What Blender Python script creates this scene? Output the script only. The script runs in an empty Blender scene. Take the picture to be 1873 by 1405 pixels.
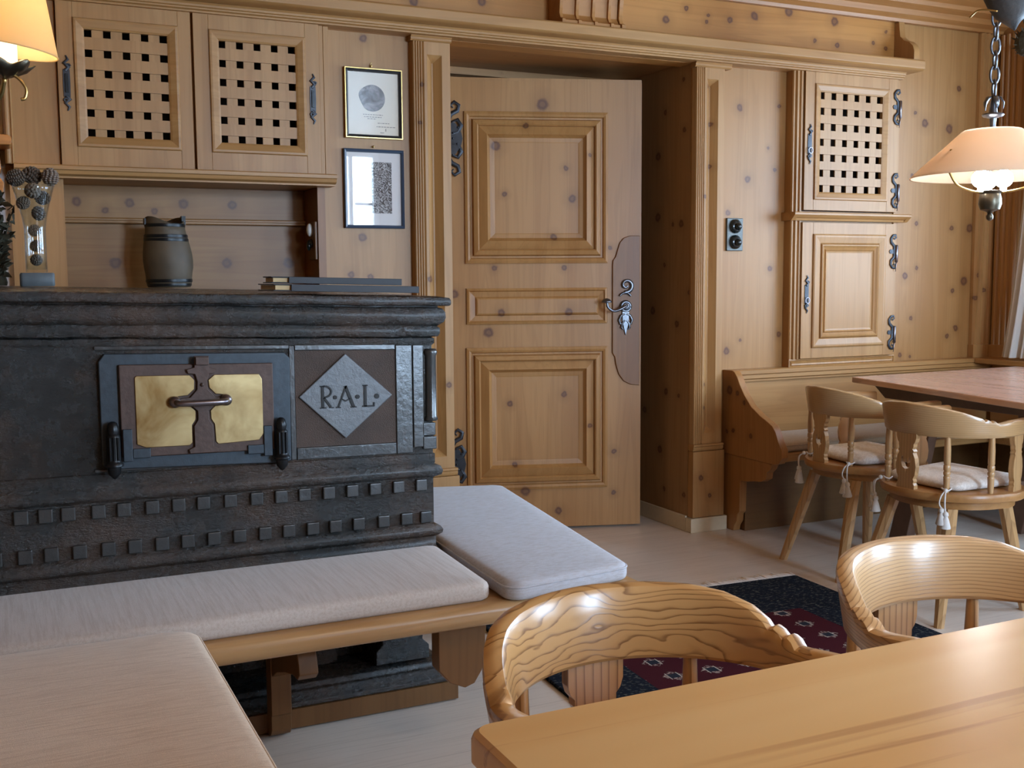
import bpy, math, random
from mathutils import Vector, Matrix
random.seed(7)
PI=math.pi; R=math.radians; sin=math.sin; cos=math.cos
SC=bpy.context.scene; COL=SC.collection

# ------------------------------------------------------------------ nodes
class NT:
    def __init__(s,name):
        m=bpy.data.materials.new(name); m.use_nodes=True; s.m=m; s.t=m.node_tree; s.t.nodes.clear()
        s.out=s.n('ShaderNodeOutputMaterial'); s.b=s.n('ShaderNodeBsdfPrincipled')
        s.l(s.b.outputs[0],s.out.inputs[0])
    def n(s,t,**k):
        q=s.t.nodes.new(t)
        for a,b in k.items(): setattr(q,a,b)
        return q
    def l(s,a,b): s.t.links.new(a,b)
    def put(s,i,v):
        if isinstance(v,bpy.types.NodeSocket): s.l(v,i)
        elif v is not None: i.default_value=v
    def math(s,op,a,b=None,c=None,clamp=False):
        q=s.n('ShaderNodeMath',operation=op,use_clamp=clamp); s.put(q.inputs[0],a); s.put(q.inputs[1],b); s.put(q.inputs[2],c); return q.outputs[0]
    def vmath(s,op,a,b=None):
        q=s.n('ShaderNodeVectorMath',operation=op); s.put(q.inputs[0],a); s.put(q.inputs[1],b)
        return q.outputs['Value'] if op in('DISTANCE','LENGTH') else q.outputs[0]
    def mul(s,v,sc): return s.vmath('MULTIPLY',v,sc)
    def noise(s,v,scale,detail=3,rough=.55,dist=0):
        q=s.n('ShaderNodeTexNoise'); s.l(v,q.inputs['Vector']); q.inputs['Scale'].default_value=scale; q.inputs['Detail'].default_value=detail
        q.inputs['Roughness'].default_value=rough; q.inputs['Distortion'].default_value=dist; return q
    def ramp(s,f,st,interp='LINEAR'):
        q=s.n('ShaderNodeValToRGB'); q.color_ramp.interpolation=interp; e=q.color_ramp.elements
        while len(e)<len(st): e.new(.5)
        for i,(p,c) in enumerate(st):
            e[i].position=p; e[i].color=(c,c,c,1) if not isinstance(c,tuple) else (*c,1)
        s.l(f,q.inputs[0]); return q.outputs[0]
    def mix(s,f,a,b,mode='MIX'):
        q=s.n('ShaderNodeMix',data_type='RGBA',blend_type=mode); s.put(q.inputs[0],f)
        for i,v in ((6,a),(7,b)): s.put(q.inputs[i],(*v,1) if isinstance(v,tuple) else v)
        return q.outputs[2]
    def bump(s,h,strength=.3,dist=.004):
        q=s.n('ShaderNodeBump'); q.inputs['Strength'].default_value=strength; q.inputs['Distance'].default_value=dist
        s.l(h,q.inputs['Height']); s.l(q.outputs[0],s.b.inputs['Normal'])
    def coord(s,kind='pos'):
        if kind=='pos': return s.n('ShaderNodeNewGeometry').outputs['Position']
        if kind=='uv': return s.n('ShaderNodeTexCoord').outputs['UV']
        return s.n('ShaderNodeTexCoord').outputs['Object']
    def set(s,**k):
        for a,v in k.items():
            i=s.b.inputs[{'base':'Base Color','rough':'Roughness','metal':'Metallic','spec':'Specular IOR Level','coat':'Coat Weight','coatr':'Coat Roughness','sheen':'Sheen Weight','sub':'Subsurface Weight','trans':'Transmission Weight','em':'Emission Color','ems':'Emission Strength','alpha':'Alpha'}[a]]
            s.put(i,(*v,1) if isinstance(v,tuple) else v)

def plain(name,base,rough=.5,metal=0,spec=.5,nz=0,nscale=40,bump=0):
    t=NT(name); v=t.coord('obj')
    if nz or bump:
        n=t.noise(v,nscale,4).outputs[0]
        t.set(base=t.mix(n,tuple(c*(1-nz) for c in base),tuple(min(1,c*(1+nz)) for c in base)))
        if bump: t.bump(n,bump,.003)
    else: t.set(base=base)
    t.set(rough=rough,metal=metal,spec=spec); return t.m

# pine: grain along axis g ('x','y','z'); explicit knots on plane axes pl; random knots density
def pine(name,g='z',kind='pos',knots=None,pl=(0,2),tone=(1,1,1),rk=.0,rough=.42,kr=.017,contrast=1.0,boards=None):
    t=NT(name); v=t.coord(kind)
    i='xyz'.index(g)
    a=[11.,11.,11.]; a[i]=.55; st=t.mul(v,tuple(a))
    b=[70.,70.,70.]; b[i]=1.6; fn=t.mul(v,tuple(b))
    n1=t.noise(st,1.0,3,.5,.6).outputs[0]; n2=t.noise(fn,1.0,3).outputs[0]; n3=t.noise(v,1.3,2).outputs[0]
    L=tuple(x*y for x,y in zip((.41,.215,.075),tone)); D=tuple(x*y for x,y in zip((.305,.138,.040),tone)); G=tuple(x*y for x,y in zip((.385,.205,.073),tone))
    f=t.ramp(n1,[(.30,0.),(.72,1.)])
    c=t.mix(f,L,D)
    c=t.mix(t.ramp(n3,[(.35,0.),(.65,.75)]),c,G)
    w=t.math('SINE',t.math('MULTIPLY',n1,46.)); w=t.ramp(t.math('MULTIPLY_ADD',w,.5,.5),[(.55,0.),(1.,.22*contrast)])
    c=t.mix(w,c,tuple(x*.72 for x in D))
    c=t.mix(t.ramp(n2,[(.5,0.),(.8,.16*contrast)]),c,tuple(x*.6 for x in D))
    if boards:
        sep=t.n('ShaderNodeSeparateXYZ'); t.l(v,sep.inputs[0]); ax,wd=boards
        fl=t.math('FLOOR',t.math('DIVIDE',sep.outputs[ax],wd)); wn=t.n('ShaderNodeTexWhiteNoise',noise_dimensions='1D'); t.l(fl,wn.inputs['W'])
        c=t.mix(t.math('MULTIPLY',wn.outputs[0],.35),c,D)
        fr=t.math('FRACT',t.math('DIVIDE',sep.outputs[ax],wd)); c=t.mix(t.ramp(fr,[(0.,.55),(.008,0.)]),c,(.12,.05,.02))
    dm=None
    if knots:
        sep=t.n('ShaderNodeSeparateXYZ'); t.l(v,sep.inputs[0]); cb=t.n('ShaderNodeCombineXYZ')
        nd=t.noise(v,45,2).outputs['Color']; 
        t.l(sep.outputs[pl[0]],cb.inputs[0]); t.l(sep.outputs[pl[1]],cb.inputs[1])
        vv=t.vmath('ADD',cb.outputs[0],t.mul(t.vmath('SUBTRACT',nd,(.5,.5,.5)),(.014,.014,0)))
        for k in knots:
            u,z=k[0],k[1]; r=(k[2] if len(k)>2 else kr*random.uniform(.6,1.15))*.82
            d=t.math('MULTIPLY',t.vmath('DISTANCE',vv,(u,z,0)),1/r)
            dm=d if dm is None else t.math('MINIMUM',dm,d)
    if rk>0:
        s=[4.2,4.2,4.2]; s[i]=2.6
        vo=t.n('ShaderNodeTexVoronoi'); t.l(t.vmath('ADD',t.mul(v,tuple(s)),t.mul(t.noise(v,30,2).outputs['Color'],(.06,.06,.06))),vo.inputs['Vector'])
        cs=t.n('ShaderNodeSeparateColor'); t.l(vo.outputs['Color'],cs.inputs[0])
        gate=t.math('MULTIPLY',t.math('GREATER_THAN',cs.outputs[0],rk),30.)
        d=t.math('ADD',t.math('MULTIPLY',vo.outputs['Distance'],13.),gate)
        dm=d if dm is None else t.math('MINIMUM',dm,d)
    if dm is not None:
        k=t.math('DIVIDE',dm,4.,clamp=True)
        c=t.mix(t.ramp(k,[(0.,.0),(.16,.3),(.26,.5),(.40,.28),(.95,0.)]),c,tuple(x*.62 for x in D))
        c=t.mix(t.ramp(k,[(0.,.72),(.09,.66),(.17,.92),(.22,.8),(.31,0.)]),c,(.095,.034,.018))
    t.set(base=c,rough=rough,spec=.4); t.bump(n2,.08,.002); return t.m

def ash(name,tone=(1,1,1),uvmap=True,freq=26.,rough=.3,dist=1.0,ls=1.0):
    t=NT(name); v=t.coord('uv' if uvmap else 'obj')
    if uvmap: p=t.mul(v,(5.,13.,1.)); q=t.mul(v,(14.,160.,1.)); ax=1
    else: p=t.mul(v,(14.,14.,1.6)); q=t.mul(v,(150.,150.,8.)); ax=0
    n=t.noise(p,1.,2.5,.5,.35).outputs[0]; n2=t.noise(q,1.,3).outputs[0]
    sep=t.n('ShaderNodeSeparateXYZ'); t.l(v,sep.inputs[0])
    ph=t.math('ADD',t.math('MULTIPLY',sep.outputs[ax],freq*2.2),t.math('MULTIPLY',n,9.*dist))
    ph=t.math('ADD',ph,t.math('MULTIPLY',n2,.22))
    fr=t.math('FRACT',ph)
    line=t.ramp(fr,[(0.,ls),(.08,.85*ls),(.22,.2*ls),(.42,0.),(.94,0.),(1.,.9*ls)])
    A=tuple(x*y for x,y in zip((.50,.29,.125),tone)); B=tuple(x*y for x,y in zip((.60,.37,.18),tone)); K=tuple(x*y for x,y in zip((.19,.085,.03),tone))
    c=t.mix(n,A,B); c=t.mix(t.math('MULTIPLY',line,t.ramp(n2,[(.3,.55),(.6,.95)])),c,K)
    t.set(base=c,rough=rough,spec=.5,coat=.35,coatr=.18); t.bump(line,.12,.001); return t.m

def fabric(name,base,kind='pos',sc=(900,900,900),rough=.95,streak=None):
    t=NT(name); v=t.coord(kind)
    w=t.noise(t.mul(v,sc),1.,2).outputs[0]; n=t.noise(v,9,3).outputs[0]
    s=t.noise(t.mul(v,streak or (260,30,260)),1.,3,.6).outputs[0]
    c=t.mix(t.ramp(w,[(.3,0.),(.7,1.)]),tuple(x*.80 for x in base),tuple(min(1,x*1.14) for x in base))
    c=t.mix(t.ramp(s,[(.43,0.),(.66,.5)]),c,tuple(x*y for x,y in zip(base,(.68,.60,.52))))
    c=t.mix(t.ramp(n,[(.3,0.),(.7,.2)]),c,tuple(x*.8 for x in base))
    t.set(base=c,rough=rough,spec=.2,sheen=.25)
    t.bump(t.math('ADD',w,t.math('MULTIPLY',s,.8)),.35,.0012); return t.m

# ------------------------------------------------------------------ mesh builder
class MB:
    def __init__(s): s.v=[]; s.f=[]; s.uv={}
    def add(s,p): s.v.append(tuple(p)); return len(s.v)-1
    def box(s,x0,x1,y0,y1,z0,z1):
        b=len(s.v)
        for z in (z0,z1):
            for x,y in ((x0,y0),(x1,y0),(x1,y1),(x0,y1)): s.v.append((x,y,z))
        for q in ((0,3,2,1),(4,5,6,7),(0,1,5,4),(1,2,6,5),(2,3,7,6),(3,0,4,7)): s.f.append(tuple(b+i for i in q))
        return s
    def grid(s,rows,cu=False,cv=False,caps=False,uvs=None):
        b=len(s.v); n=len(rows[0]); m=len(rows)
        for r in rows:
            for p in r: s.v.append(tuple(p))
        if uvs:
            for i,r in enumerate(uvs):
                for j,q in enumerate(r): s.uv[b+i*n+j]=q
        for i in range(m if cv else m-1):
            for j in range(n if cu else n-1):
                a=b+i*n+j; c=b+i*n+(j+1)%n; d=b+((i+1)%m)*n+(j+1)%n; e=b+((i+1)%m)*n+j
                s.f.append((a,c,d,e))
        if caps:
            s.f.append(tuple(b+j for j in range(n-1,-1,-1))); s.f.append(tuple(b+(m-1)*n+j for j in range(n)))
        return s
    def lathe(s,prof,c=(0,0,0),n=20,axis='z'):
        rows=[]
        for r,h in prof:
            row=[]
            for k in range(n):
                a=2*PI*k/n; p=(r*cos(a),r*sin(a),h)
                if axis=='y': p=(p[0],p[2],-p[1])
                if axis=='x': p=(p[2],p[0],p[1])
                row.append((c[0]+p[0],c[1]+p[1],c[2]+p[2]))
            rows.append(row)
        return s.grid(rows,cu=True,caps=True)
    def prism(s,poly,a,b,axis='x'):
        # poly of 2D points; axis x: (y,z); y: (x,z); z: (x,y)
        def P(p,t): return {'x':(t,p[0],p[1]),'y':(p[0],t,p[1]),'z':(p[0],p[1],t)}[axis]
        k=len(s.v); n=len(poly)
        for p in poly: s.v.append(P(p,a))
        for p in poly: s.v.append(P(p,b))
        for i in range(n): s.f.append((k+i,k+(i+1)%n,k+n+(i+1)%n,k+n+i))
        s.f.append(tuple(k+i for i in range(n-1,-1,-1))); s.f.append(tuple(k+n+i for i in range(n))); return s
    def tube(s,path,r,n=8,closed=False,flat=1.0,nrm=None):
        pts=[Vector(p) for p in path]; m=len(pts); rows=[]
        rad=r if isinstance(r,(list,tuple)) else [r]*m
        up=Vector(nrm) if nrm else None; prev=None
        for i in range(m):
            if closed: t=pts[(i+1)%m]-pts[i-1]
            else: t=pts[min(i+1,m-1)]-pts[max(i-1,0)]
            if t.length<1e-9: t=Vector((0,0,1))
            t.normalize()
            if up is not None: a=t.cross(up)
            elif prev is None: a=t.cross(Vector((0,0,1)) if abs(t.z)<.9 else Vector((0,1,0)))
            else: a=prev-t*prev.dot(t)
            if a.length<1e-6: a=t.orthogonal()
            a.normalize(); prev=a; bb=t.cross(a)
            rows.append([pts[i]+a*cos(2*PI*k/n)*rad[i]+bb*sin(2*PI*k/n)*rad[i]*flat for k in range(n)])
        return s.grid(rows,cu=True,cv=closed,caps=not closed)
    def frame(s,x0,x1,z0,z1,y,prof,fill=True,back=None):
        # concentric mitred rings seen from -y; prof: (inset, height towards viewer)
        b=len(s.v)
        for d,h in prof:
            for x,z in ((x0+d,z0+d),(x1-d,z0+d),(x1-d,z1-d),(x0+d,z1-d)): s.v.append((x,y-h,z))
        for i in range(len(prof)-1):
            for k in range(4):
                a=b+i*4+k; c=b+i*4+(k+1)%4; s.f.append((a,c,c+4,a+4))
        if fill:
            e=b+(len(prof)-1)*4; s.f.append((e,e+1,e+2,e+3))
        return s
    def sphere(s,c,r,n=12,m=8,sc=(1,1,1)):
        rows=[]
        for i in range(m+1):
            a=-PI/2+PI*i/m; rr=max(cos(a),1e-3)
            rows.append([(c[0]+r*sc[0]*rr*cos(2*PI*k/n),c[1]+r*sc[1]*rr*sin(2*PI*k/n),c[2]+r*sc[2]*sin(a)) for k in range(n)])
        return s.grid(rows,cu=True,caps=True)
    def rings(s,corners,levels,r=.04,seg=5):
        # convex polygon (ccw) with rounded corners; levels: (inset, z)
        rows=[]; n=len(corners); cen=Vector((sum(c[0] for c in corners)/n,sum(c[1] for c in corners)/n))
        for ins,z in levels:
            row=[]
            rr=max(r-ins*.5,.006)
            for i in range(n):
                p=Vector(corners[i][:2]); a=(Vector(corners[i-1][:2])-p).normalized(); b=(Vector(corners[(i+1)%n][:2])-p).normalized()
                ang=a.angle(b); bis=(a+b).normalized(); q=p+bis*(ins/sin(ang/2))
                d=rr/math.tan(ang/2); A=q+a*d; B=q+b*d; O=q+bis*(rr/sin(ang/2))
                a0=math.atan2(A.y-O.y,A.x-O.x); a1=math.atan2(B.y-O.y,B.x-O.x); da=(a1-a0+PI)%(2*PI)-PI
                for k in range(seg+1):
                    t=a0+da*k/seg; row.append((O.x+rr*cos(t),O.y+rr*sin(t),z(O.x+rr*cos(t),O.y+rr*sin(t)) if callable(z) else z))
            rows.append(row)
        s.grid(rows,cu=True,caps=True); return rows
    def xf(s,M,start=0):
        for i in range(start,len(s.v)): s.v[i]=tuple(M@Vector(s.v[i]))
        return s
    def map(s,fn,start=0):
        for i in range(start,len(s.v)): s.v[i]=tuple(fn(*s.v[i]))
        return s

def props(o,label=None,cat=None,group=None,kind=None):
    for k,v in (('label',label),('category',cat),('group',group),('kind',kind)):
        if v: o[k]=v
    return o
def empty(name,loc,rz=0,label=None,cat=None,group=None,kind=None):
    o=bpy.data.objects.new(name,None); COL.objects.link(o); o.location=loc; o.rotation_euler=(0,0,rz); o.empty_display_size=.05
    return props(o,label,cat,group,kind)
def rootof(o):
    p=Vector((0,0,0)); r=o
    while r is not None: p=p+Vector(r.location); r=r.parent
    return p
def obj(name,mb,mat,parent=None,local=False,smooth=False,bevel=0,seg=2,label=None,cat=None,group=None,kind=None,sub=0,auto=None,center=True):
    """One mesh object. World-space vertices are re-based on the parent's place (or on the thing's own base)."""
    me=bpy.data.meshes.new(name)
    off=Vector((0,0,0))
    if parent is not None and not local: off=rootof(parent)
    if parent is None and center and not local:
        xs=[v[0] for v in mb.v]; ys=[v[1] for v in mb.v]; zs=[v[2] for v in mb.v]
        off=Vector(((min(xs)+max(xs))/2,(min(ys)+max(ys))/2,min(zs)))
    me.from_pydata([tuple(Vector(v)-off) for v in mb.v],[],mb.f)
    import bmesh
    bm=bmesh.new(); bm.from_mesh(me); bmesh.ops.recalc_face_normals(bm,faces=bm.faces); bm.to_mesh(me); bm.free()
    if mb.uv:
        ul=me.uv_layers.new(name='UVMap')
        for lp in me.loops:
            ul.data[lp.index].uv=mb.uv.get(lp.vertex_index,(0,0))
    me.materials.append(mat); me.update()
    o=bpy.data.objects.new(name,me); COL.objects.link(o)
    if parent is not None: o.parent=parent
    else: o.location=off
    if smooth or auto:
        for p in me.polygons: p.use_smooth=True
        if auto:
            me.set_sharp_from_angle(angle=R(auto))
    if bevel:
        m=o.modifiers.new('bevel','BEVEL'); m.width=bevel; m.segments=seg; m.limit_method='ANGLE'; m.angle_limit=R(40)
        for p in me.polygons: p.use_smooth=True
        m.harden_normals=True
    if sub:
        m=o.modifiers.new('sub','SUBSURF'); m.levels=sub; m.render_levels=sub
    return props(o,label,cat,group,kind)
def copy_tree(o,parent=None):
    c=o.copy(); COL.objects.link(c)
    if parent is not None: c.parent=parent
    for ch in list(o.children): copy_tree(ch,c)
    return c
def spiral(cx,cz,r0,r1,a0,a1,n=18,y=0):
    return [(cx+(r0+(r1-r0)*i/n)*cos(R(a0+(a1-a0)*i/n)),y,cz+(r0+(r1-r0)*i/n)*sin(R(a0+(a1-a0)*i/n))) for i in range(n+1)]
def bez(pts,n=8):
    # Catmull-Rom through points
    P=[Vector(p) for p in pts]; P=[P[0]*2-P[1]]+P+[P[-1]*2-P[-2]]; out=[]
    for i in range(1,len(P)-2):
        for k in range(n):
            t=k/n; a,b,c,d=P[i-1],P[i],P[i+1],P[i+2]
            out.append(.5*((2*b)+(c-a)*t+(2*a-5*b+4*c-d)*t*t+(3*b-a-3*c+d)*t**3))
    out.append(P[-2]); return out

# ------------------------------------------------------------------ knots seen on the panelling
K_FRIEZE=[(2.89,2.41),(3.01,2.39,.01),(3.0,2.36),(3.13,2.38),(3.27,2.41,.022),(3.47,2.45,.026),(3.75,2.43,.024),(3.63,2.33),(3.77,2.32),(4.08,2.41,.01),(4.08,2.33,.013),(4.0,2.35,.01),(2.78,2.35,.02),(1.58,2.31,.022),(1.88,2.34,.022),(4.32,2.46,.012),(4.52,2.36),(4.64,2.42),(4.6,2.37,.009)]
K_RIGHT=[(3.2,1.99,.019),(3.43,2.01,.011),(3.37,1.81,.009),(3.25,1.66,.018),(3.41,1.71,.011),(3.39,1.24,.016),(3.14,1.5,.017),(3.45,.92,.015),(3.22,.9,.01),(3.14,.85,.02),(4.6,2.17,.016),(4.3,2.03,.012),(4.37,1.98,.024),(4.54,1.96,.026),(4.29,1.71,.014),(4.33,1.47,.013),(4.58,1.45,.015),(4.71,1.45,.026),(4.34,1.24,.012),(4.26,1.2,.02),(4.68,1.17,.026),(4.6,1.12,.015),(4.31,.98,.013),(4.63,.92,.019),(4.57,.88,.015),(4.24,.79,.013),(4.31,.78,.01)]
K_LEFT=[(1.37,2.15,.018),(1.35,1.37,.018),(1.3,1.22,.015),(1.38,1.21,.015),(1.5,1.63,.01),(1.33,1.545,.009)]
K_JAMB=[(4.45,1.98),(4.3,2.11),(4.29,1.88),(4.51,1.78,.022),(4.51,1.49,.024),(4.38,1.45),(4.31,1.45,.02),(4.45,1.26),(4.24,1.13),(4.55,1.04,.022),(4.34,.98),(4.43,.65,.018),(4.32,.64),(4.48,.36,.021),(4.44,.17),(4.27,.17),(4.62,.54)]
K_DOOR=[(.4,1.25,.014),(.73,1.25,.014),(.21,1.13,.022),(.43,1.04,.021),(.75,1.04,.021),(.37,.95,.026),(.47,.61,.015),(.73,.65,.016),(.49,.32,.014),(.85,.5,.014),(.97,.37,.014),(.97,.17,.013),(.7,.09,.019),(.54,.19,.026),(.95,1.34,.012),(.63,2.0,.03),(.41,1.81,.024),(.55,1.9,.015),(.74,1.71,.013),(.45,1.59,.013),(.77,1.57,.02),(.68,1.39,.018),(.85,1.77,.01)]
K_NICHE=[(.3,1.5,.02),(.4,1.47,.014),(.49,1.5,.02),(.58,1.47,.014),(.69,1.5,.022),(.88,1.5,.02),(.43,1.27,.024),(.85,1.27,.022),(1.1,1.27,.024)]
K_BEND=[(4.18,.67,.024),(4.12,.66,.014),(4.07,.62,.012),(4.02,.47,.014),(4.2,.47,.012),(4.15,.48,.012)]
K_PIL=[(1.6,1.98,.011),(1.59,1.83,.01),(1.625,1.2,.015),(1.70,.76,.014),(3.0,2.07,.009),(3.02,1.9,.012),(3.02,1.71,.012),(2.98,1.57,.01),(2.99,.7,.008),(2.99,.59,.009),(2.97,.26,.014),(3.02,.17,.012),(4.75,1.2,.014),(4.80,1.12,.014),(4.74,1.08,.014)]

M={}
M['pine_v']=pine('pine vertical','z',rk=.13)
M['pine_x']=pine('pine horizontal','x',rk=.10)
M['pine_y']=pine('pine lengthwise','y',rk=.10)
M['pine_plain']=pine('pine clear','x')
M['pine_cab']=pine('pine cupboard','z')
M['frieze']=pine('pine frieze board','x',knots=K_FRIEZE,tone=(1.12,.98,.72))
M['wall_r']=pine('pine wall boards','z',knots=K_RIGHT,boards=(0,.31))
M['wall_l']=pine('pine wall board','z',knots=K_LEFT,tone=(.96,.97,1.0))
M['jamb']=pine('pine door reveal','z',knots=K_JAMB,pl=(1,2),tone=(.9,.98,1.25))
M['door']=pine('pine door','z','obj',knots=K_DOOR,tone=(1,.95,.9))
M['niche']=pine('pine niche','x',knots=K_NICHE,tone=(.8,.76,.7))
M['bend']=pine('pine bench end','z',knots=K_BEND,pl=(1,2),tone=(.95,.84,.78))
M['pil']=pine('pine pilaster','z',knots=K_PIL)
M['pine_dark']=pine('aged pine','z',tone=(.52,.47,.46),rk=.1)
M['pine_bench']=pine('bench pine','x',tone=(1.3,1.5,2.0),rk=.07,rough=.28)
M['ceil']=pine('ceiling pine','x',tone=(.95,.85,.75),rk=.2,boards=(1,.22))
M['ash']=ash('ash rail',tone=(1.0,.95,.8),freq=34,dist=1.0)
M['ash_o']=ash('ash parts',tone=(1.0,.9,.75),uvmap=False,freq=34,dist=.12)
M['ash2']=ash('pale ash rail',tone=(1.12,1.2,1.3),freq=76,dist=.32,ls=.85)
M['ash2_o']=ash('pale ash parts',tone=(1.0,1.0,1.0),uvmap=False,freq=34,dist=.12)
M['seat']=pine('chair seat wood','x','obj',tone=(1.0,.95,.95),rough=.32)
M['ash3']=ash('brown ash rail',tone=(.86,.86,.84),freq=60,dist=.3,ls=.4)
M['ash3_o']=ash('brown ash parts',tone=(.84,.82,.78),uvmap=False,freq=34,dist=.12,ls=.5)
M['plaster']=plain('whitewashed plaster',(.62,.57,.56),.9,nz=.06,bump=.1)
M['white_plaster']=plain('white plaster',(.78,.76,.72),.9,nz=.04,bump=.1)
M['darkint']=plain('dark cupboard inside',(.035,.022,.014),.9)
M['iron']=plain('wrought iron',(.042,.044,.05),.42,.75,nz=.4,bump=.2)
M['iron_blue']=plain('blued iron plate',(.045,.058,.07),.5,.55,nz=.35,nscale=60,bump=.2)
M['rust']=plain('rusty iron',(.085,.055,.045),.55,.45,nz=.4,nscale=70,bump=.25)
M['black_iron']=plain('black cast iron',(.012,.014,.016),.35,.5,nz=.3,bump=.3)
M['steel']=plain('worn steel',(.22,.2,.22),.3,.95,nz=.25)
M['pewter']=plain('dark pewter',(.16,.17,.19),.3,.9,nz=.3,bump=.1)
M['bronze']=plain('aged bronze',(.10,.085,.06),.35,.9,nz=.4,bump=.2)
M['gold']=plain('gilt metal',(.55,.38,.14),.3,.95,nz=.2)
M['black']=plain('black frame paint',(.012,.012,.014),.35)
M['blueframe']=plain('slate blue frame',(.035,.055,.09),.3,nz=.2)
M['leather']=plain('black leatherette',(.012,.014,.02),.55,nz=.3,bump=.15)
M['paper']=plain('gilt page edges',(.55,.40,.2),.6,nz=.15)
M['switch']=plain('pewter switch plate',(.09,.095,.09),.45,.6,nz=.4,nscale=120,bump=.3)
M['bakelite']=plain('black bakelite',(.008,.012,.012),.18)
M['porcelain']=plain('white porcelain',(.8,.8,.78),.15)
M['cord']=plain('cream cotton cord',(.66,.63,.6),.95,nz=.15,nscale=300,bump=.3)
M['fringe']=plain('white wool fringe',(.85,.85,.86),.95)
M['cone']=plain('pine cone scales',(.12,.085,.06),.8,nz=.5,nscale=120,bump=.4)
M['cone2']=plain('pale cone scales',(.22,.16,.12),.8,nz=.5,nscale=120,bump=.4)
M['twig']=plain('dried leaves',(.045,.04,.022),.85,nz=.5,nscale=60)
M['letters']=plain('black incised paint',(.006,.006,.006),.6)
M['darkfloor']=plain('dark void floor',(.02,.018,.016),.9)
M['ornament']=plain('dark grey carved wood',(.05,.045,.042),.65,nz=.35,nscale=90,bump=.4)
M['moss']=plain('brown moss',(.06,.05,.03),.95,nz=.6,nscale=150,bump=.5)
M['fab_front']=fabric('beige weave',(.60,.53,.48),streak=(150,6,150))
M['fab_left']=fabric('tan weave',(.78,.63,.48),streak=(14,230,230))
M['fab_right']=fabric('daylight tinted beige weave',(.54,.545,.59),streak=(40,120,260))  # beige cloth with the cool window light mixed into its colour
M['fab_chair']=fabric('cream quilted cotton',(.72,.67,.62),'obj',sc=(220,220,220),streak=(60,60,60))
M['fab_bench']=fabric('ochre seat cloth',(.40,.30,.20))

# stove tile: dark lead glaze, brown worn clay showing through
t=NT('stove tile'); v=t.coord('pos')
n=t.noise(v,4.5,5,.6).outputs[0]; n2=t.noise(v,28,4,.65).outputs[0]; n3=t.noise(t.mul(v,(1,1,2.2)),2.1,3).outputs[0]
c=t.mix(t.ramp(n2,[(.35,0.),(.65,1.)]),(.008,.009,.008),(.024,.026,.026))
c=t.mix(t.ramp(n,[(.44,0.),(.66,.9)]),c,(.070,.042,.027))
c=t.mix(t.ramp(n3,[(.5,0.),(.72,.3)]),c,(.045,.05,.052))
t.set(base=c,rough=t.ramp(n2,[(.3,.16),(.7,.36)]),spec=.6,coat=.15,coatr=.25); hh=t.math('ADD',t.math('MULTIPLY',n2,.8),t.math('MULTIPLY',t.noise(t.mul(v,(1,1,2.5)),70,5,.7).outputs[0],1.5)); t.bump(hh,.8,.006); M['tile']=t.m
t=NT('stove tile raised'); v=t.coord('pos'); n2=t.noise(v,40,4,.65).outputs[0]
t.set(base=t.mix(n2,(.016,.019,.020),(.044,.049,.050)),rough=.28,spec=.7,coat=.3,coatr=.2); t.bump(n2,.4,.004); M['tile2']=t.m
t=NT('stove panel ground'); v=t.coord('pos'); n2=t.noise(t.mul(v,(420,420,420)),1.,2).outputs[0]; n=t.noise(v,9,3).outputs[0]
t.set(base=t.mix(n,(.028,.022,.018),(.10,.062,.045)),rough=.6,spec=.4); t.bump(n2,.7,.003); M['tile3']=t.m
t=NT('stove lozenge'); v=t.coord('pos'); n2=t.noise(v,60,4,.7).outputs[0]; n=t.noise(v,8,3).outputs[0]
t.set(base=t.mix(n,(.085,.10,.115),(.16,.17,.175)),rough=.4,spec=.6); t.bump(n2,.5,.003); M['lozenge']=t.m
t=NT('old brass'); v=t.coord('pos'); n=t.noise(v,8,4,.6,.5).outputs[0]
t.set(base=t.mix(t.ramp(n,[(.32,0.),(.68,1.)]),(.22,.12,.035),(.50,.38,.19)),metal=.9,rough=.45); t.bump(t.noise(v,7,2).outputs[0],.25,.01); M['brass']=t.m
# floor
t=NT('floorboards'); v=t.coord('pos')
sp=t.n('ShaderNodeSeparateXYZ'); t.l(v,sp.inputs[0])
bx=t.math('DIVIDE',sp.outputs[1],.19); fl=t.math('FLOOR',bx); wn=t.n('ShaderNodeTexWhiteNoise',noise_dimensions='1D'); t.l(fl,wn.inputs['W'])
n=t.noise(t.mul(v,(1.2,14,1)),1.,4,.55,.5).outputs[0]; n2=t.noise(t.mul(v,(5,120,1)),1.,3).outputs[0]
c=t.mix(t.ramp(n,[(.3,0.),(.7,1.)]),(.74,.66,.58),(.66,.58,.50)); c=t.mix(t.math('MULTIPLY',wn.outputs[0],.3),c,(.72,.63,.55))
c=t.mix(t.ramp(n2,[(.5,0.),(.8,.25)]),c,(.15,.09,.05)); c=t.mix(t.ramp(t.math('FRACT',bx),[(0.,.5),(.012,0.)]),c,(.1,.06,.03))
t.set(base=c,rough=.34,spec=.45); M['floor']=t.m
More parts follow.
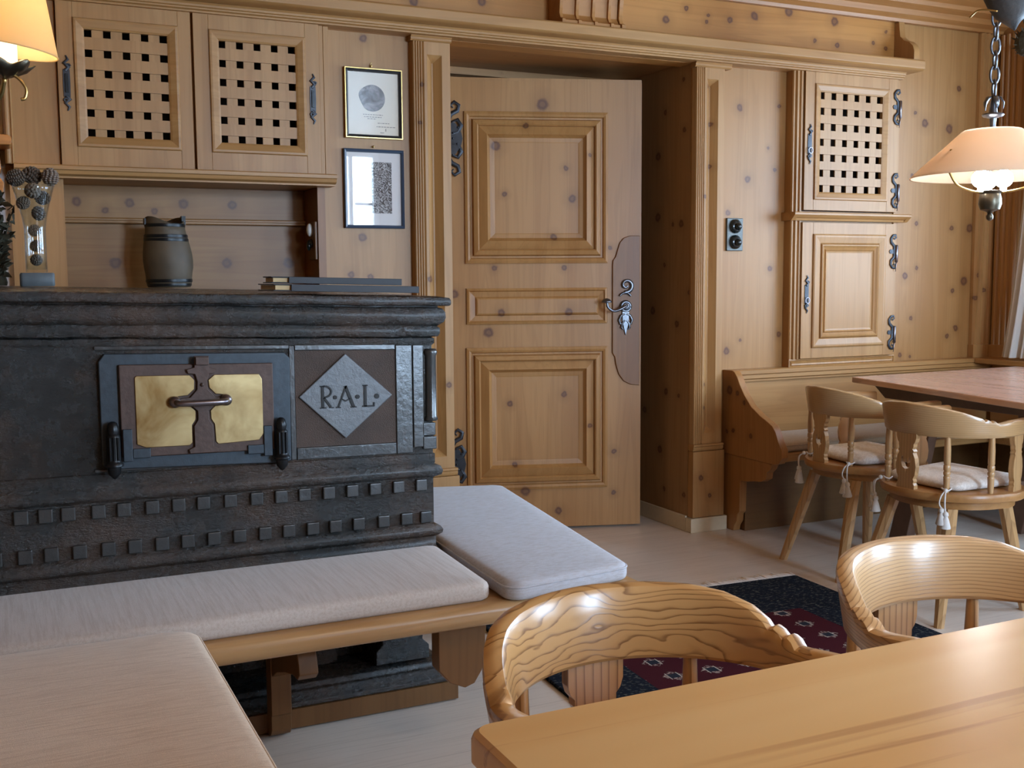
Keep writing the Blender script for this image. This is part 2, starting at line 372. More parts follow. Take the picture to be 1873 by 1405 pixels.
# table tops
def tabletop(name,A,B,C,g):
    t=NT(name); v=t.coord('pos'); a=[26.,26.,26.]; a['xyz'.index(g)]=.9
    n=t.noise(t.mul(v,tuple(a)),1.,3,.5,.5).outputs[0]; b=[9.,9.,9.]; b['xyz'.index(g)]=.5
    m=t.noise(t.mul(v,tuple(b)),1.,2,.5,.4).outputs[0]
    c=t.mix(t.ramp(m,[(.35,0.),(.65,1.)]),A,B); s=t.math('MULTIPLY',t.ramp(n,[(.56,0.),(.62,.7),(.75,.85)]),t.ramp(m,[(.42,0.),(.56,1.)]))
    c=t.mix(s,c,C); t.set(base=c,rough=.27,spec=.5,coat=.3,coatr=.2); return t.m
M['table']=tabletop('honey table top',(.76,.52,.245),(.70,.435,.18),(.38,.19,.075),'x')
M['table_r']=tabletop('red brown table top',(.50,.29,.205),(.45,.255,.175),(.33,.17,.11),'y')
# glass (thin pane, no refraction), vessel glass
def pane(name,tint=(1,1,1),f=.06):
    t=NT(name); t.t.nodes.remove(t.b); tr=t.n('ShaderNodeBsdfTransparent'); tr.inputs[0].default_value=(*tint,1)
    gl=t.n('ShaderNodeBsdfGlossy'); gl.inputs['Roughness'].default_value=.015; mx=t.n('ShaderNodeMixShader'); lw=t.n('ShaderNodeLayerWeight'); lw.inputs[0].default_value=.5; fz=t.math('MULTIPLY_ADD',t.math('POWER',lw.outputs['Facing'],4.),.8,.05)
    t.l(fz,mx.inputs[0]); t.l(tr.outputs[0],mx.inputs[1]); t.l(gl.outputs[0],mx.inputs[2]); t.l(mx.outputs[0],t.out.inputs[0]); return t.m
M['pane']=pane('window pane'); M['picglass']=pane('picture glass'); M['vglass']=pane('vase glass',(.93,.96,.96))
def shade(name,col,rough=.8,tw=.5):
    t=NT(name); t.t.nodes.remove(t.b); a=t.n('ShaderNodeBsdfDiffuse'); a.inputs[0].default_value=(*col,1); b=t.n('ShaderNodeBsdfTranslucent'); b.inputs[0].default_value=(*col,1)
    mx=t.n('ShaderNodeMixShader'); mx.inputs[0].default_value=tw; t.l(a.outputs[0],mx.inputs[1]); t.l(b.outputs[0],mx.inputs[2]); t.l(mx.outputs[0],t.out.inputs[0]); return t.m
M['shade_r']=shade('peach glass shade',(.88,.72,.55),tw=.42); M['shade_l']=shade('cream cloth shade',(.92,.70,.36),tw=.5)
M['curtain']=shade('white curtain',(.82,.80,.77),tw=.45)
def emit(name,col,s):
    t=NT(name); t.set(base=(.9,.9,.9),em=col,ems=s); return t.m
M['bulb']=emit('lit bulb',(1,.95,.95),22); M['candle']=emit('lit candle sleeve',(1,.80,.42),1.6); M['sky_out']=emit('bright sky outside',(.75,.87,1),3)
# engraving print
t=NT('engraved print'); v=t.coord('obj'); n=t.noise(v,26,3,.6,2.4).outputs[0]
t.set(base=t.ramp(t.math('SINE',t.math('MULTIPLY',n,42.)),[(.2,(.05,.05,.055)),(.6,(.50,.50,.50))]),rough=.8); M['engraving']=t.m
t=NT('etched medal'); v=t.coord('obj'); n=t.noise(v,17,3,.55,1.2).outputs[0]
t.set(base=t.ramp(n,[(.36,(.03,.033,.04)),(.5,(.16,.17,.19)),(.66,(.42,.42,.42))]),rough=.8); M['medal']=t.m
M['cream']=plain('cream print paper',(.74,.70,.60),.85,nz=.03); M['pinkpaper']=plain('ivory mount paper',(.72,.70,.69),.85,nz=.03)
M['ink']=plain('grey ink',(.2,.19,.18),.9)
# rug
t=NT('rug pile'); v=t.coord('obj'); sp=t.n('ShaderNodeSeparateXYZ'); t.l(v,sp.inputs[0])
ax=t.math('SUBTRACT',.69,t.math('ABSOLUTE',sp.outputs[0])); ay=t.math('SUBTRACT',.85,t.math('ABSOLUTE',sp.outputs[1])); ed=t.math('MINIMUM',ax,ay)
brd=t.math('LESS_THAN',ed,.26)
spk=t.noise(t.mul(v,(60,85,1)),1.,2).outputs[0]; bc=t.mix(t.ramp(spk,[(.54,0.),(.66,.8)]),(.008,.012,.022),(.10,.11,.10))
ln=t.math('FRACT',t.math('MULTIPLY',ed,14.)); bc=t.mix(t.ramp(ln,[(0.,.5),(.12,0.)]),bc,(.002,.002,.004))
cx=t.math('SUBTRACT',t.math('FRACT',t.math('MULTIPLY',sp.outputs[0],7.5)),.5); cy=t.math('SUBTRACT',t.math('FRACT',t.math('MULTIPLY',sp.outputs[1],8.)),.5)
ac=t.math('ABSOLUTE',cx); bd=t.math('ABSOLUTE',cy); dia=t.math('ADD',ac,bd); nn=t.noise(t.mul(v,(90,90,1)),1.,2).outputs[0]
mot=t.math('MULTIPLY',t.math('LESS_THAN',t.math('ADD',dia,t.math('MULTIPLY',nn,.3)),.47),1.)
core=t.math('LESS_THAN',t.math('MAXIMUM',ac,bd),.13)
fc=t.mix(mot,(.055,.008,.014),t.mix(t.ramp(nn,[(.45,0.),(.6,1.)]),(.055,.01,.016),(.42,.36,.32))); fc=t.mix(core,fc,(.02,.025,.04))
stv=t.math('LESS_THAN',t.math('ABSOLUTE',t.math('SUBTRACT',ac,.14)),.012); fc=t.mix(t.math('MULTIPLY',stv,t.math('LESS_THAN',bd,.2)),fc,(.5,.48,.42))
t.set(base=t.mix(brd,fc,bc),rough=.95,spec=.1); t.bump(t.noise(v,500,2).outputs[0],.5,.003); M['rug']=t.m

# ================================================================== SETTING
YW=4.24
obj('floor',MB().box(-1.7,4.95,-2.3,5.0,-.06,0),M['floor'],label='light brown wooden floorboards of the whole room',cat='floor',kind='structure')
obj('ceiling',MB().box(-1.7,4.95,-2.3,4.95,2.60,2.68),M['ceil'],label='boarded pine ceiling above the panelled room',cat='ceiling',kind='structure')
wb=obj('wall_back',MB().box(.07,4.185,4.23,4.33,2.17,2.60),M['frieze'],label='knotty pine panelled wall with the open door',cat='wall',kind='structure')
obj('panel',MB().box(1.17,1.72,YW,YW+.06,0,2.17),M['wall_l'],wb)
p=MB(); p.box(2.93,3.54,YW,YW+.06,0,2.17); p.box(4.115,4.185,YW,YW+.06,0,2.17); p.box(4.185,4.87,YW,YW+.06,0,2.60); p.box(3.54,4.115,YW,YW+.06,0,.77); p.box(3.54,4.115,YW,YW+.06,1.462,1.515)
obj('panel',p,M['wall_r'],wb)
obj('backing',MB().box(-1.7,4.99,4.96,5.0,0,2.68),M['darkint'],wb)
obj('plaster',MB().box(-1.6,.07,YW,YW+.06,0,2.60),M['plaster'],wb,label='whitewashed part')
p=MB(); p.box(1.17,1.715,4.28,4.34,0,2.17)
obj('wall_left',MB().box(-1.7,-1.6,-2.3,4.9,0,2.60),M['pine_v'],label='plain pine wall outside the left of the view',cat='wall',kind='structure')
# right wall with windows
def wall_holes(a0,a1,z0,z1,holes):
    out=[]; cur=a0
    for h0,h1,w0,w1 in sorted(holes):
        out.append((cur,h0,z0,z1)); out.append((h0,h1,z0,w0)); out.append((h0,h1,w1,z1)); cur=h1
    out.append((cur,a1,z0,z1)); return out
WR=[(-1.2,.5,.92,2.25),(1.55,3.55,.92,2.32)]
p=MB()
for a,b,c,d in wall_holes(-2.3,4.9,0,2.6,WR): p.box(4.87,4.99,a,b,c,d)
obj('wall_right',p,pine('pine right wall','z','pos',rk=.15,tone=(.95,.88,.8)),label='pine panelled window wall on the right',cat='wall',kind='structure')
WF=[(1.4,2.2,.9,2.4),(2.45,3.62,.9,2.5)]
p=MB()
for a,b,c,d in wall_holes(1.2,4.99,0,2.6,WF): p.box(a,b,-2.42,-2.3,c,d)
p.box(-1.7,1.75,-.92,-.8,0,2.6); p.box(1.2,1.3,-2.3,-.92,0,2.6)  # unseen wall and return added to keep daylight off the left side
obj('wall_front',p,M['pine_v'],label='pine window wall behind the viewer, with an added wall that shades the left',cat='wall',kind='structure')
def window(name,label,a,b,c,d,axis,pos,rows=3,cols=2):
    fr=MB(); w=.06
    def bx(m,u0,u1,z0,z1,dep):
        if axis=='x': m.box(pos-dep,pos+dep,u0,u1,z0,z1)
        else: m.box(u0,u1,pos-dep,pos+dep,z0,z1)
    for u0,u1,z0,z1 in ((a,a+w,c,d),(b-w,b,c,d),(a+w,b-w,c,c+w),(a+w,b-w,d-w,d)): bx(fr,u0,u1,z0,z1,.035)
    o=obj(name,fr,M['white_plaster'],label=label,cat='window',kind='structure',bevel=.004)
    mu=MB()
    for i in range(1,cols*2):
        u=a+(b-a)*i/(cols*2); ww=.045 if i%2==0 else .02; bx(mu,u-ww,u+ww,c+w,d-w,.02)
    for j in range(1,rows):
        z=c+(d-c)*j/rows
        e=[a+w]+[a+(b-a)*i/(cols*2) for i in range(1,cols*2)]+[b-w]
        for i in range(len(e)-1): bx(mu,e[i]+(.046 if i else 0),e[i+1]-(.046 if i<len(e)-2 else 0),z-.014,z+.014,.016)
    obj('muntins',mu,M['white_plaster'],o)
    g=MB(); bx(g,a+w,b-w,c+w,d-w,.003); obj('pane',g,M['pane'],o)
window('window_1','casement window in the right wall beside the corner table',1.55,3.55,.92,2.32,'x',4.93,3,2)
window('window_2','casement window in the right wall nearer the viewer',-1.2,.5,.92,2.25,'x',4.93)
window('window_3','narrow casement window in the wall behind the viewer',1.4,2.2,.9,2.4,'y',-2.36)
window('window_4','wide casement window in the wall behind the viewer',2.45,3.62,.9,2.5,'y',-2.36)
# crown moulding
p=MB(); p.prism([(4.23,2.46),(4.205,2.46),(4.20,2.475),(4.17,2.49),(4.165,2.515),(4.12,2.53),(4.115,2.55),(4.05,2.575),(4.045,2.60),(4.23,2.60)],-1.6,4.87,'x')
obj('trim_1',p,pine('crown pine','x',tone=(.98,.86,.76)),label='stepped pine crown moulding under the ceiling',cat='moulding',kind='structure')
# cornice shelf
p=MB(); p.prism([(4.23,2.204),(4.10,2.204),(4.088,2.208),(4.08,2.214),(4.08,2.249),(4.086,2.256),(4.23,2.256)],-1.0,4.197,'x')
p.prism([(4.239,2.171),(4.165,2.171),(4.165,2.178),(4.156,2.181),(4.156,2.187),(4.15,2.189),(4.15,2.196),(4.143,2.204),(4.239,2.204)],-1.0,4.143,'x')
obj('trim_2',p,M['pine_x'],label='long moulded pine cornice shelf above cupboards and door',cat='cornice',kind='structure',bevel=.002,seg=1)
# pilasters
def pilaster(name,label,x0,x1,zb,cap,base,y=4.20,mirror=False):
    w=x1-x0; p=MB(); p.box(x0,x1,y+.028,YW-.001,zb,cap)
    a=x0+.062*(w/.16)+.0; b=x0+.125*(w/.16)
    if w<.155: a,b=x0+.06,x0+.125
    # reeds on the left
    rp=[(x0,y+.028)]
    for k in range(4):
        u=x0+.004+k*.0105; rp+= [(u,y+.004),(u+.0035,y),(u+.007,y),(u+.0095,y+.006)]
    rp+=[(a-.012,y),(a-.012,y+.028)]
    p.prism(rp,zb,cap,'z')
    p.box(a-.012,a,y,y+.028,zb,cap); p.box(b,x1,y,y+.028,zb,cap); p.box(a,b,y,y+.028,zb,zb+.05); p.box(a,b,y,y+.028,cap-.05,cap)
    p.frame(a,b,zb+.05,cap-.05,y,[(0,0),(.004,-.004),((b-a)/2-.003,-.0265)])
    o=obj(name,p,M['pil'],label=label,cat='pilaster',kind='structure')
    c=MB(); c.prism([(y-.012,cap+.031),(y-.012,cap+.02),(y-.006,cap+.014),(y-.006,cap+.006),(y+.0,cap+.0005),(YW-.001,cap+.0005),(YW-.001,cap+.031)],x0-.006,x1+(.035 if x0>2 else .005),'x')
    obj('capital',c,M['pine_x'],o)
    if base:
        bs=MB(); bs.box(x0-.0,x1+.02,y-.004,YW-.001,0.07,zb-.035); bs.prism([(y-.010,zb-.0005),(y-.010,zb-.01),(y-.006,zb-.014),(y-.006,zb-.024),(y-.0,zb-.034),(YW-.001,zb-.034),(YW-.001,zb-.0005)],x0-.001,x1+.012,'x')
        obj('base',bs,M['pil'],o,bevel=.002,seg=1)
    return o
pilaster('trim_3','reeded pine pilaster left of the open door',1.558,1.722,.41,2.15,True)
pilaster('trim_4','reeded pine pilaster right of the open door',2.925,3.083,.42,2.15,True)
p=MB(); p.box(2.912,3.118,4.19,4.2385,0,.068); p.box(2.912,2.924,4.24,4.83,0,.075)
obj('baseboard_right',p,plain('pale baseboard',(.62,.52,.36),.5,nz=.08),label='pale low skirting round the foot of the right door pilaster',cat='skirting',kind='structure',bevel=.003)
# corner pilasters
p=MB()
def reedrow(x0,x1,y,n): 
    rp=[(x0,y+.03)]
    for k in range(n):
        u=x0+(x1-x0)*k/n; d=(x1-x0)/n; rp+=[(u+d*.06,y+.012),(u+d*.3,y),(u+d*.7,y),(u+d*.94,y+.012)]
    return rp+[(x1,y+.03)]
p.prism(reedrow(4.727,4.862,4.208,4),.83,2.459,'z'); p.box(4.722,4.868,4.20,4.2385,.762,.83)
o=obj('trim_5',p,M['pil'],label='reeded corner pilaster on the back wall beside the curtain',cat='pilaster',kind='structure')
p=MB(); s0=len(p.v); p.prism([(-(q[0]),q[1]) for q in reedrow(-4.20,-4.06,0,4)][::-1],.83,2.45,'z')
p.map(lambda x,y,z:(4.84+y,x,z)); p.box(4.832,4.869,4.055,4.20,.762,.83)
obj('trim_6',p,M['pil'],label='reeded corner pilaster on the window wall',cat='pilaster',kind='structure')
# door reveal
p=MB(); p.box(2.925,2.97,4.2405,4.9,0,2.182); obj('trim_7',p,M['jamb'],label='deep knotty right reveal of the doorway',cat='door reveal',kind='structure')
p=MB(); p.box(1.67,1.715,4.2405,4.9,0,2.182); obj('trim_8',p,M['jamb'],label='left reveal of the doorway behind the hinges',cat='door reveal',kind='structure')
p=MB(); p.box(1.715,2.925,4.24,4.9,2.182,2.22); obj('trim_9',p,pine('soffit pine','x',tone=(.85,.76,.7),rk=.25),label='knotty soffit board above the open door',cat='door reveal',kind='structure')
p=MB(); p.box(1.715,2.925,4.86,4.95,0,2.182); p.box(1.715,2.925,4.79,4.86,2.15,2.182)
obj('trim_10',p,M['pine_x'],label='door frame head and closed back of the doorway',cat='door frame',kind='structure')

# ================================================================== DOOR (leaf ajar)
HX,HY=1.7365,4.7735; dr=empty('door_1',(HX,HY,0),math.atan2(-.311,.9504),'open pine door with raised panels and iron fittings','door',kind='structure')
W=1.10; p=MB(); p.box(0,W,.004,.045,.012,2.118)
PAN=[(.265,.938,1.270,1.965),(.268,.934,.987,1.155),(.265,.937,.200,.878)]
# front skin around panels
xs=[0,.266,.937,W]
p.box(0,.266,0,.004,.012,2.118); p.box(.937,W,0,.004,.012,2.105)
for z0,z1 in ((.012,.200),(.878,.987),(1.155,1.270),(1.965,2.105)): p.box(.266,.937,0,.004,z0,z1)
obj('leaf',p,M['door'],dr,local=True)
MP=[(0,0),(.0,.012),(.012,.016),(.022,.012),(.026,.004),(.034,.004),(.040,.020),(.058,.026),(.064,.020),(.066,.008),(.098,.020),(.104,.022),(.110,.012),(.118,.002),(.136,.0),(.140,-.001)]
for i in (0,2):
    x0,x1,z0,z1=PAN[i]; q=MB(); q.frame(x0,x1,z0,z1,.002,MP); obj('raised_panel',q,M['door'],dr,local=True)
x0,x1,z0,z1=PAN[1]; q=MB(); q.frame(x0,x1,z0,z1,.002,[(0,0),(0,.010),(.010,.014),(.016,.006),(.040,.002),(.046,.010),(.052,.012)]); obj('raised_panel',q,M['door'],dr,local=True)
# lock board
lp=[(1.092,1.398),(1.045,1.398),(1.015,1.388),(.995,1.365),(.985,1.335),(.975,1.30),(.962,1.282),(.960,1.26),(.960,.845),(.972,.825),(.977,.79),(.99,.745),(1.015,.71),(1.05,.692),(1.092,.688)]
q=MB(); q.prism(lp,-.010,.0,'y'); obj('lock_board',q,pine('lock board','z','obj',tone=(.60,.52,.52)),dr,local=True,bevel=.003,label='darker carved lock board')
q=MB(); y=-.018
q.tube(spiral(1.025,1.165,.034,.006,-100,330,26,y),[.010*(1-.5*i/26) for i in range(27)],8,flat=.6,nrm=(0,1,0))
q.tube([(x,y,z) for x,_,z in spiral(1.02,1.10,.03,.03,150,30,8)],.005,8)
q.lathe([(.0,-.012),(.012,-.012),(.026,-.006),(.03,0),(.026,.005),(0,.006)],(1.022,y+.002,1.065),18,'y')
q.tube(spiral(1.022,1.065,.022,.022,0,345,18,y-.008),.0035,6,closed=False)
for sx in (-1,1):
    q.tube([(1.022+sx*x,y,z) for x,z in ((.004,1.03),(.022,1.022),(.032,1.0),(.026,.982),(.012,.985))],[.006,.006,.006,.005,.003],8,flat=.6,nrm=(0,1,0))
    q.tube([(1.022+sx*x,y,z) for x,z in ((.004,1.0),(.016,.985),(.02,.965),(.01,.955))],[.006,.006,.005,.003],8,flat=.6,nrm=(0,1,0))
q.prism([(1.006,1.04),(1.038,1.04),(1.036,.99),(1.03,.965),(1.022,.93),(1.014,.965),(1.008,.99)],-.020,-.0101,'y')
obj('escutcheon',q,M['pewter'],dr,local=True,auto=50,label='scrolled iron escutcheon')
q=MB(); q.tube(bez([(1.022,-.02,1.065),(1.018,-.055,1.07),(.99,-.062,1.055),(.955,-.062,1.045),(.928,-.062,1.062),(.921,-.062,1.085)],6),.0065,8)
q.lathe([(.0,.018),(.014,.014),(.024,.004),(.026,-.002),(.012,-.004),(.0,-.004)],(.92,-.062,1.088),16)
obj('handle',q,M['pewter'],dr,local=True,smooth=True)
for zc,up in ((1.84,1),(.33,-.7)):
    q=MB(); y=-.012; x=.245
    for s in (1,-1):
        q.tube([(x-.04+u,y,zc+s*w) for u,w in ((0,.02),(.03,.03),(.045,.06),(.03,.085),(.006,.075),(.012,.055))],[.012,.012,.011,.009,.007,.004],8,flat=.4,nrm=(0,1,0))
        q.tube([(x-.04+u,y,zc+s*w) for u,w in ((-.02,.075),(.0,.11),(.03,.125),(.036,.15),(.015,.165),(-.002,.15),(.01,.138))],[.010,.011,.010,.009,.008,.006,.003],8,flat=.4,nrm=(0,1,0))
        q.tube([(x-.04+u,y,zc+s*w) for u,w in ((-.03,.12),(-.018,.16),(-.03,.20))],[.009,.007,.003],8,flat=.4,nrm=(0,1,0))
    q.prism([(x-.08,zc-.07),(x-.02,zc-.07),(x+.005,zc-.03),(x+.012,zc),(x+.005,zc+.03),(x-.02,zc+.07),(x-.08,zc+.07)],-.016,-.0005,'y')
    for a in range(5): q.sphere((x-.018+.018*cos(a*1.3),-.017,zc-.05+.025*a),.005,8,5)
    q.lathe([(.011,-.10),(.011,.10)],(.012,-.012,zc),10)
    obj('strap_hinge',q,M['iron'],dr,local=True,auto=40,label='black scrolled iron hinge')

# ================================================================== LEFT BUILT-IN CUPBOARD
cu=empty('wall_cupboard',(.65,4.2,1.15),0,'built-in pine cupboard with two lattice doors over an open niche','cupboard')
p=MB(); p.box(.075,.238,4.195,4.25,1.606,2.171); p.box(.693,.703,4.20,4.25,1.606,2.171); p.box(.075,1.213,4.43,4.47,1.60,2.171)
p.box(1.174,1.19,4.188,4.25,1.606,2.171); p.box(1.192,1.213,4.192,4.239,1.606,2.171)
p.box(.06,.0745,4.185,4.25,1.606,2.171); p.prism([(.06,4.185),(.066,4.178),(.073,4.178),(.08,4.185),(.085,4.18),(.09,4.187),(.09,4.195),(.06,4.195)],1.606,2.171,'z')
obj('frame',p,M['pine_cab'],cu,bevel=.0015,seg=1)
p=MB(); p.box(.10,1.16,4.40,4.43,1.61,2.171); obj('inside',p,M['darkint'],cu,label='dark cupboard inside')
p=MB(); p.prism([(4.239,1.606),(4.145,1.606),(4.14,1.602),(4.14,1.590),(4.146,1.587),(4.15,1.575),(4.165,1.568),(4.165,1.562),(4.239,1.562)],.085,1.222,'x'); p.box(.06,1.168,4.239,4.47,1.562,1.606)
obj('ledge',p,M['pine_plain'],cu)
p=MB(); p.box(.07,.243,4.20,4.24,1.12,1.5615); p.box(.203,.243,4.24,4.45,1.12,1.5615); obj('side_post',p,M['pine_cab'],cu)
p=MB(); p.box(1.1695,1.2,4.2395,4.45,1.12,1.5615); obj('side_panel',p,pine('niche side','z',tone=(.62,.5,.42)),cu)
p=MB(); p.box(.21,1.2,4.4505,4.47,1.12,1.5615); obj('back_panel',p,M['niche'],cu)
p=MB(); p.prism([(4.4495,1.441),(4.42,1.441),(4.416,1.437),(4.416,1.431),(4.42,1.429),(4.42,1.422),(4.425,1.419),(4.4495,1.419)],.244,1.168,'x'); obj('shelf_rail',p,M['niche'],cu)
def lattice_door(parent,x0,x1,z0,z1,ix0,ix1,iz0,iz1,ys,nx,nz,hx,wx,hz,name='lattice_door'):
    d=empty(name,(0,0,0)); d.parent=parent; d.location=Vector((x0,ys,z0))-rootof(parent)
    def rect(m,a,b,c,e,y0,y1):
        m.box(x0,a,y0,y1,z0,z1); m.box(b,x1,y0,y1,z0,z1); m.box(a,b,y0,y1,z0,c); m.box(a,b,y0,y1,e,z1)
    p=MB(); rect(p,ix0-.037,ix1+.037,iz0-.037,iz1+.037,ys,ys+.022)
    obj('door_frame',p,M['pine_cab'],d,bevel=.0012,seg=1)
    p=MB(); p.frame(ix0-.037,ix1+.037,iz0-.037,iz1+.037,ys,[(0,-.002),(0,.004),(.003,.007),(.010,.0075),(.030,.001),(.037,-.003),(.037,-.020)],fill=False)
    obj('moulding',p,M['pine_plain'],d)
    p=MB(); bh=(iz1-iz0-nz*hz)/(nz-1); bw=(ix1-ix0-nx*wx)/(nx-1)
    for j in range(nz-1): a=iz0+hz+j*(hz+bh); p.box(ix0,ix1,ys+.004,ys+.011,a,a+bh)
    for i in range(nx-1): a=ix0+wx+i*(wx+bw); p.box(a,a+bw,ys+.0112,ys+.018,iz0,iz1)
    obj('lattice',p,M['pine_cab'],d)
    return d
def lock_plate(parent,x,z0,z1,ys,ring=False):
    q=MB(); y=ys-.004; zc=(z0+z1)/2; h=(z1-z0)/2
    q.prism([(x-.011,zc-h*.5),(x+.011,zc-h*.5),(x+.012,zc),(x+.011,zc+h*.5),(x-.011,zc+h*.5),(x-.012,zc)],ys-.003,ys-.0002,'y')
    for s in (1,-1):
        q.tube([(x+u,y,zc+s*w*h) for u,w in ((-.004,.45),(.008,.58),(-.007,.72),(.006,.86),(0,1.0))],[.006,.007,.006,.005,.002],8,flat=.5,nrm=(0,1,0))
        q.tube(spiral(x+s*.006,zc+s*h*.62,.008,.003,0,270,10,y),[.0035]*11,6)
    o=obj('lock_plate',q,M['iron'],parent,auto=40)
    if ring:
        r=MB(); pts=[(x+.012*cos(a),y-.006,zc-h*.32+.014*sin(a)) for a in [2*PI*k/16 for k in range(16)]]; r.tube(pts,.0022,6,closed=True)
        obj('pull_ring',r,M['steel'],o)
    else:
        r=MB(); r.prism([(x-.005,zc-h*.34),(x+.005,zc-h*.34),(x+.005,zc+h*.34),(x-.005,zc+h*.34)],y-.005,y+.001,'y'); obj('keyhole',r,M['black_iron'],o)
    return o
for x0,x1,a,b,hx in ((.240,.694,.331,.612,.2675),(.703,1.172,.795,1.080,1.1435)):
    d=lattice_door(cu,x0,x1,1.608,2.172,a,b,1.711,2.081,4.178,5,6,.02,.0255,.0265)
    lock_plate(d,hx,1.795,1.985,4.178)

# niche bell pull
sw=empty('light_switch',(1.155,4.3,1.29),0,'small wooden switch plate with white knob inside the niche','switch')
p=MB(); p.box(1.158,1.169,4.25,4.34,1.28,1.43); obj('plate',p,M['pine_dark'],sw,bevel=.003)
p=MB(); p.sphere((1.15,4.295,1.398),.024,14,10,(.55,.75,1.1)); obj('knob',p,M['porcelain'],sw,smooth=True,label='white oval porcelain knob')
p=MB(); p.lathe([(.0,.018),(.012,.016),(.018,.004),(.018,0)],(1.158,4.3,1.345),14,'x'); p.map(lambda x,y,z:(1.158*2-x if x>1.158 else x,y,z)); p.sphere((1.146,4.3,1.335),.012,10,8,(.8,1,1.6)); obj('rocker',p,M['bakelite'],sw,smooth=True,label='black knob')

# ================================================================== RIGHT CUPBOARD
cr=empty('wall_cupboard',(3.82,4.2,.76),0,'tall narrow pine wall cupboard with lattice door above panelled door','cupboard')
p=MB()
# left reeded stile, right stile, bottom and top
p.prism([(3.47,4.2385),(3.47,4.192),(3.474,4.186),(3.480,4.186),(3.484,4.193),(3.489,4.193),(3.493,4.182),(3.502,4.182),(3.506,4.189),(3.512,4.189),(3.515,4.181),(3.526,4.181),(3.528,4.2385)],.80,2.171,'z')
p.box(4.124,4.148,4.192,4.2385,.80,2.171)
p.frame(3.47,4.148,.757,.80,4.187,[(0,-.05),(0,0),(.006,.003),(.010,-.002),(.014,.004),(.0215,.0)]); p.box(3.49,4.13,4.195,4.2385,.775,.802)
p.box(3.528,4.124,4.20,4.2385,1.46,1.515)
obj('frame',p,M['pine_cab'],cr)
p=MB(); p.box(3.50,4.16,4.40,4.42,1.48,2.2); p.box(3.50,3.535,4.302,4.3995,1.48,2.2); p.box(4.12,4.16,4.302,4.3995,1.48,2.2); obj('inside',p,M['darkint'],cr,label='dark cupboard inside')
p=MB(); p.prism([(4.205,1.507),(4.14,1.507),(4.136,1.503),(4.136,1.494),(4.15,1.482),(4.16,1.478),(4.165,1.468),(4.205,1.468)],3.475,4.165,'x')
p.prism([(4.136,1.503),(4.136,1.494),(4.165,1.468),(4.2385,1.468),(4.2385,1.507),(4.14,1.507)],3.452,3.4749,'x'); p.prism([(4.136,1.503),(4.136,1.494),(4.165,1.468),(4.2385,1.468),(4.2385,1.507),(4.14,1.507)],4.1651,4.19,'x')
obj('ledge',p,M['pine_plain'],cr)
du=lattice_door(cr,3.532,4.119,1.518,2.171,3.627,4.018,1.606,2.080,4.172,6,7,.02,.030,.034)
# shift lattice so that openings read as in the cupboard: handled by bar spacing
lock_plate(du,3.5605,1.735,1.925,4.172,True)
dl=empty('panel_door',(0,0,0)); dl.parent=cr; dl.location=Vector((3.526,4.172,.792))-rootof(cr)
p=MB(); X0,X1,Z0,Z1=3.528,4.119,.802,1.460
a,b,c,e=3.594,4.055,.853,1.404
for q in ((X0,a,Z0,Z1),(b,X1,Z0,Z1),(a,b,Z0,c),(a,b,e,Z1)): p.box(q[0],q[1],4.172,4.194,q[2],q[3])
obj('door_frame',p,M['pine_cab'],dl,bevel=.0012,seg=1)
p=MB(); p.frame(a,b,c,e,4.172,[(0,-.002),(0,.006),(.006,.010),(.014,.010),(.042,.004),(.046,.0),(.050,.010),(.056,.012),(.066,.004),(.072,.0),(.076,.006),(.082,.0),(.090,-.002)]); obj('raised_panel',p,M['pine_cab'],dl)
lock_plate(dl,3.5585,1.022,1.206,4.172,True)
def h_hinge(parent,zc,x=4.103,ys=4.172):
    q=MB(); y=ys-.004
    for s in (1,-1):
        q.tube([(x+u,y,zc+s*w) for u,w in ((.012,.0),(.010,.028),(-.010,.045),(-.012,.065),(.0,.080),(.016,.083),(.020,.070),(.010,.062),(.004,.068))],[.009,.008,.008,.007,.007,.006,.005,.004,.002],8,flat=.45,nrm=(0,1,0))
    q.prism([(x-.016,zc-.010),(x+.02,zc-.012),(x+.02,zc+.012),(x-.016,zc+.010),(x-.022,zc)],ys-.004,ys-.0002,'y')
    o=obj('hinge',q,M['iron'],parent,auto=40,label='scrolled iron hinge')
    r=MB(); r.lathe([(.003,-.045),(.008,-.042),(.008,.04),(.003,.043)],(x+.02,ys-.008,zc-.01),10); r.tube([(x+.02,ys-.008,zc-.05),(x+.016,ys-.008,zc-.10)],[.004,.0015],6); obj('hinge_pin',r,M['steel'],o,smooth=True)
for z in (2.035,1.625): h_hinge(du,z)
for z in (1.322,.915): h_hinge(dl,z)

# rotary switch by the door
s=empty('light_switch',(3.173,4.23,1.322),0,'square pewter double rotary switch on the wall right of the door','switch')
p=MB(); p.box(3.127,3.219,4.228,4.2395,1.323,1.476); obj('plate',p,M['switch'],s,bevel=.003)
for z in (1.438,1.364):
    p=MB(); p.lathe([(.033,0),(.033,.006),(.024,.012),(.022,.014)],(3.173,4.228,z),20,'y'); p.map(lambda x,y,zz:(x,4.228*2-y,zz)); p.sphere((3.176,4.205,z-.002),.017,14,10,(1,.9,1)); obj('knob',p,M['bakelite'],s,smooth=True,label='glossy black knob')

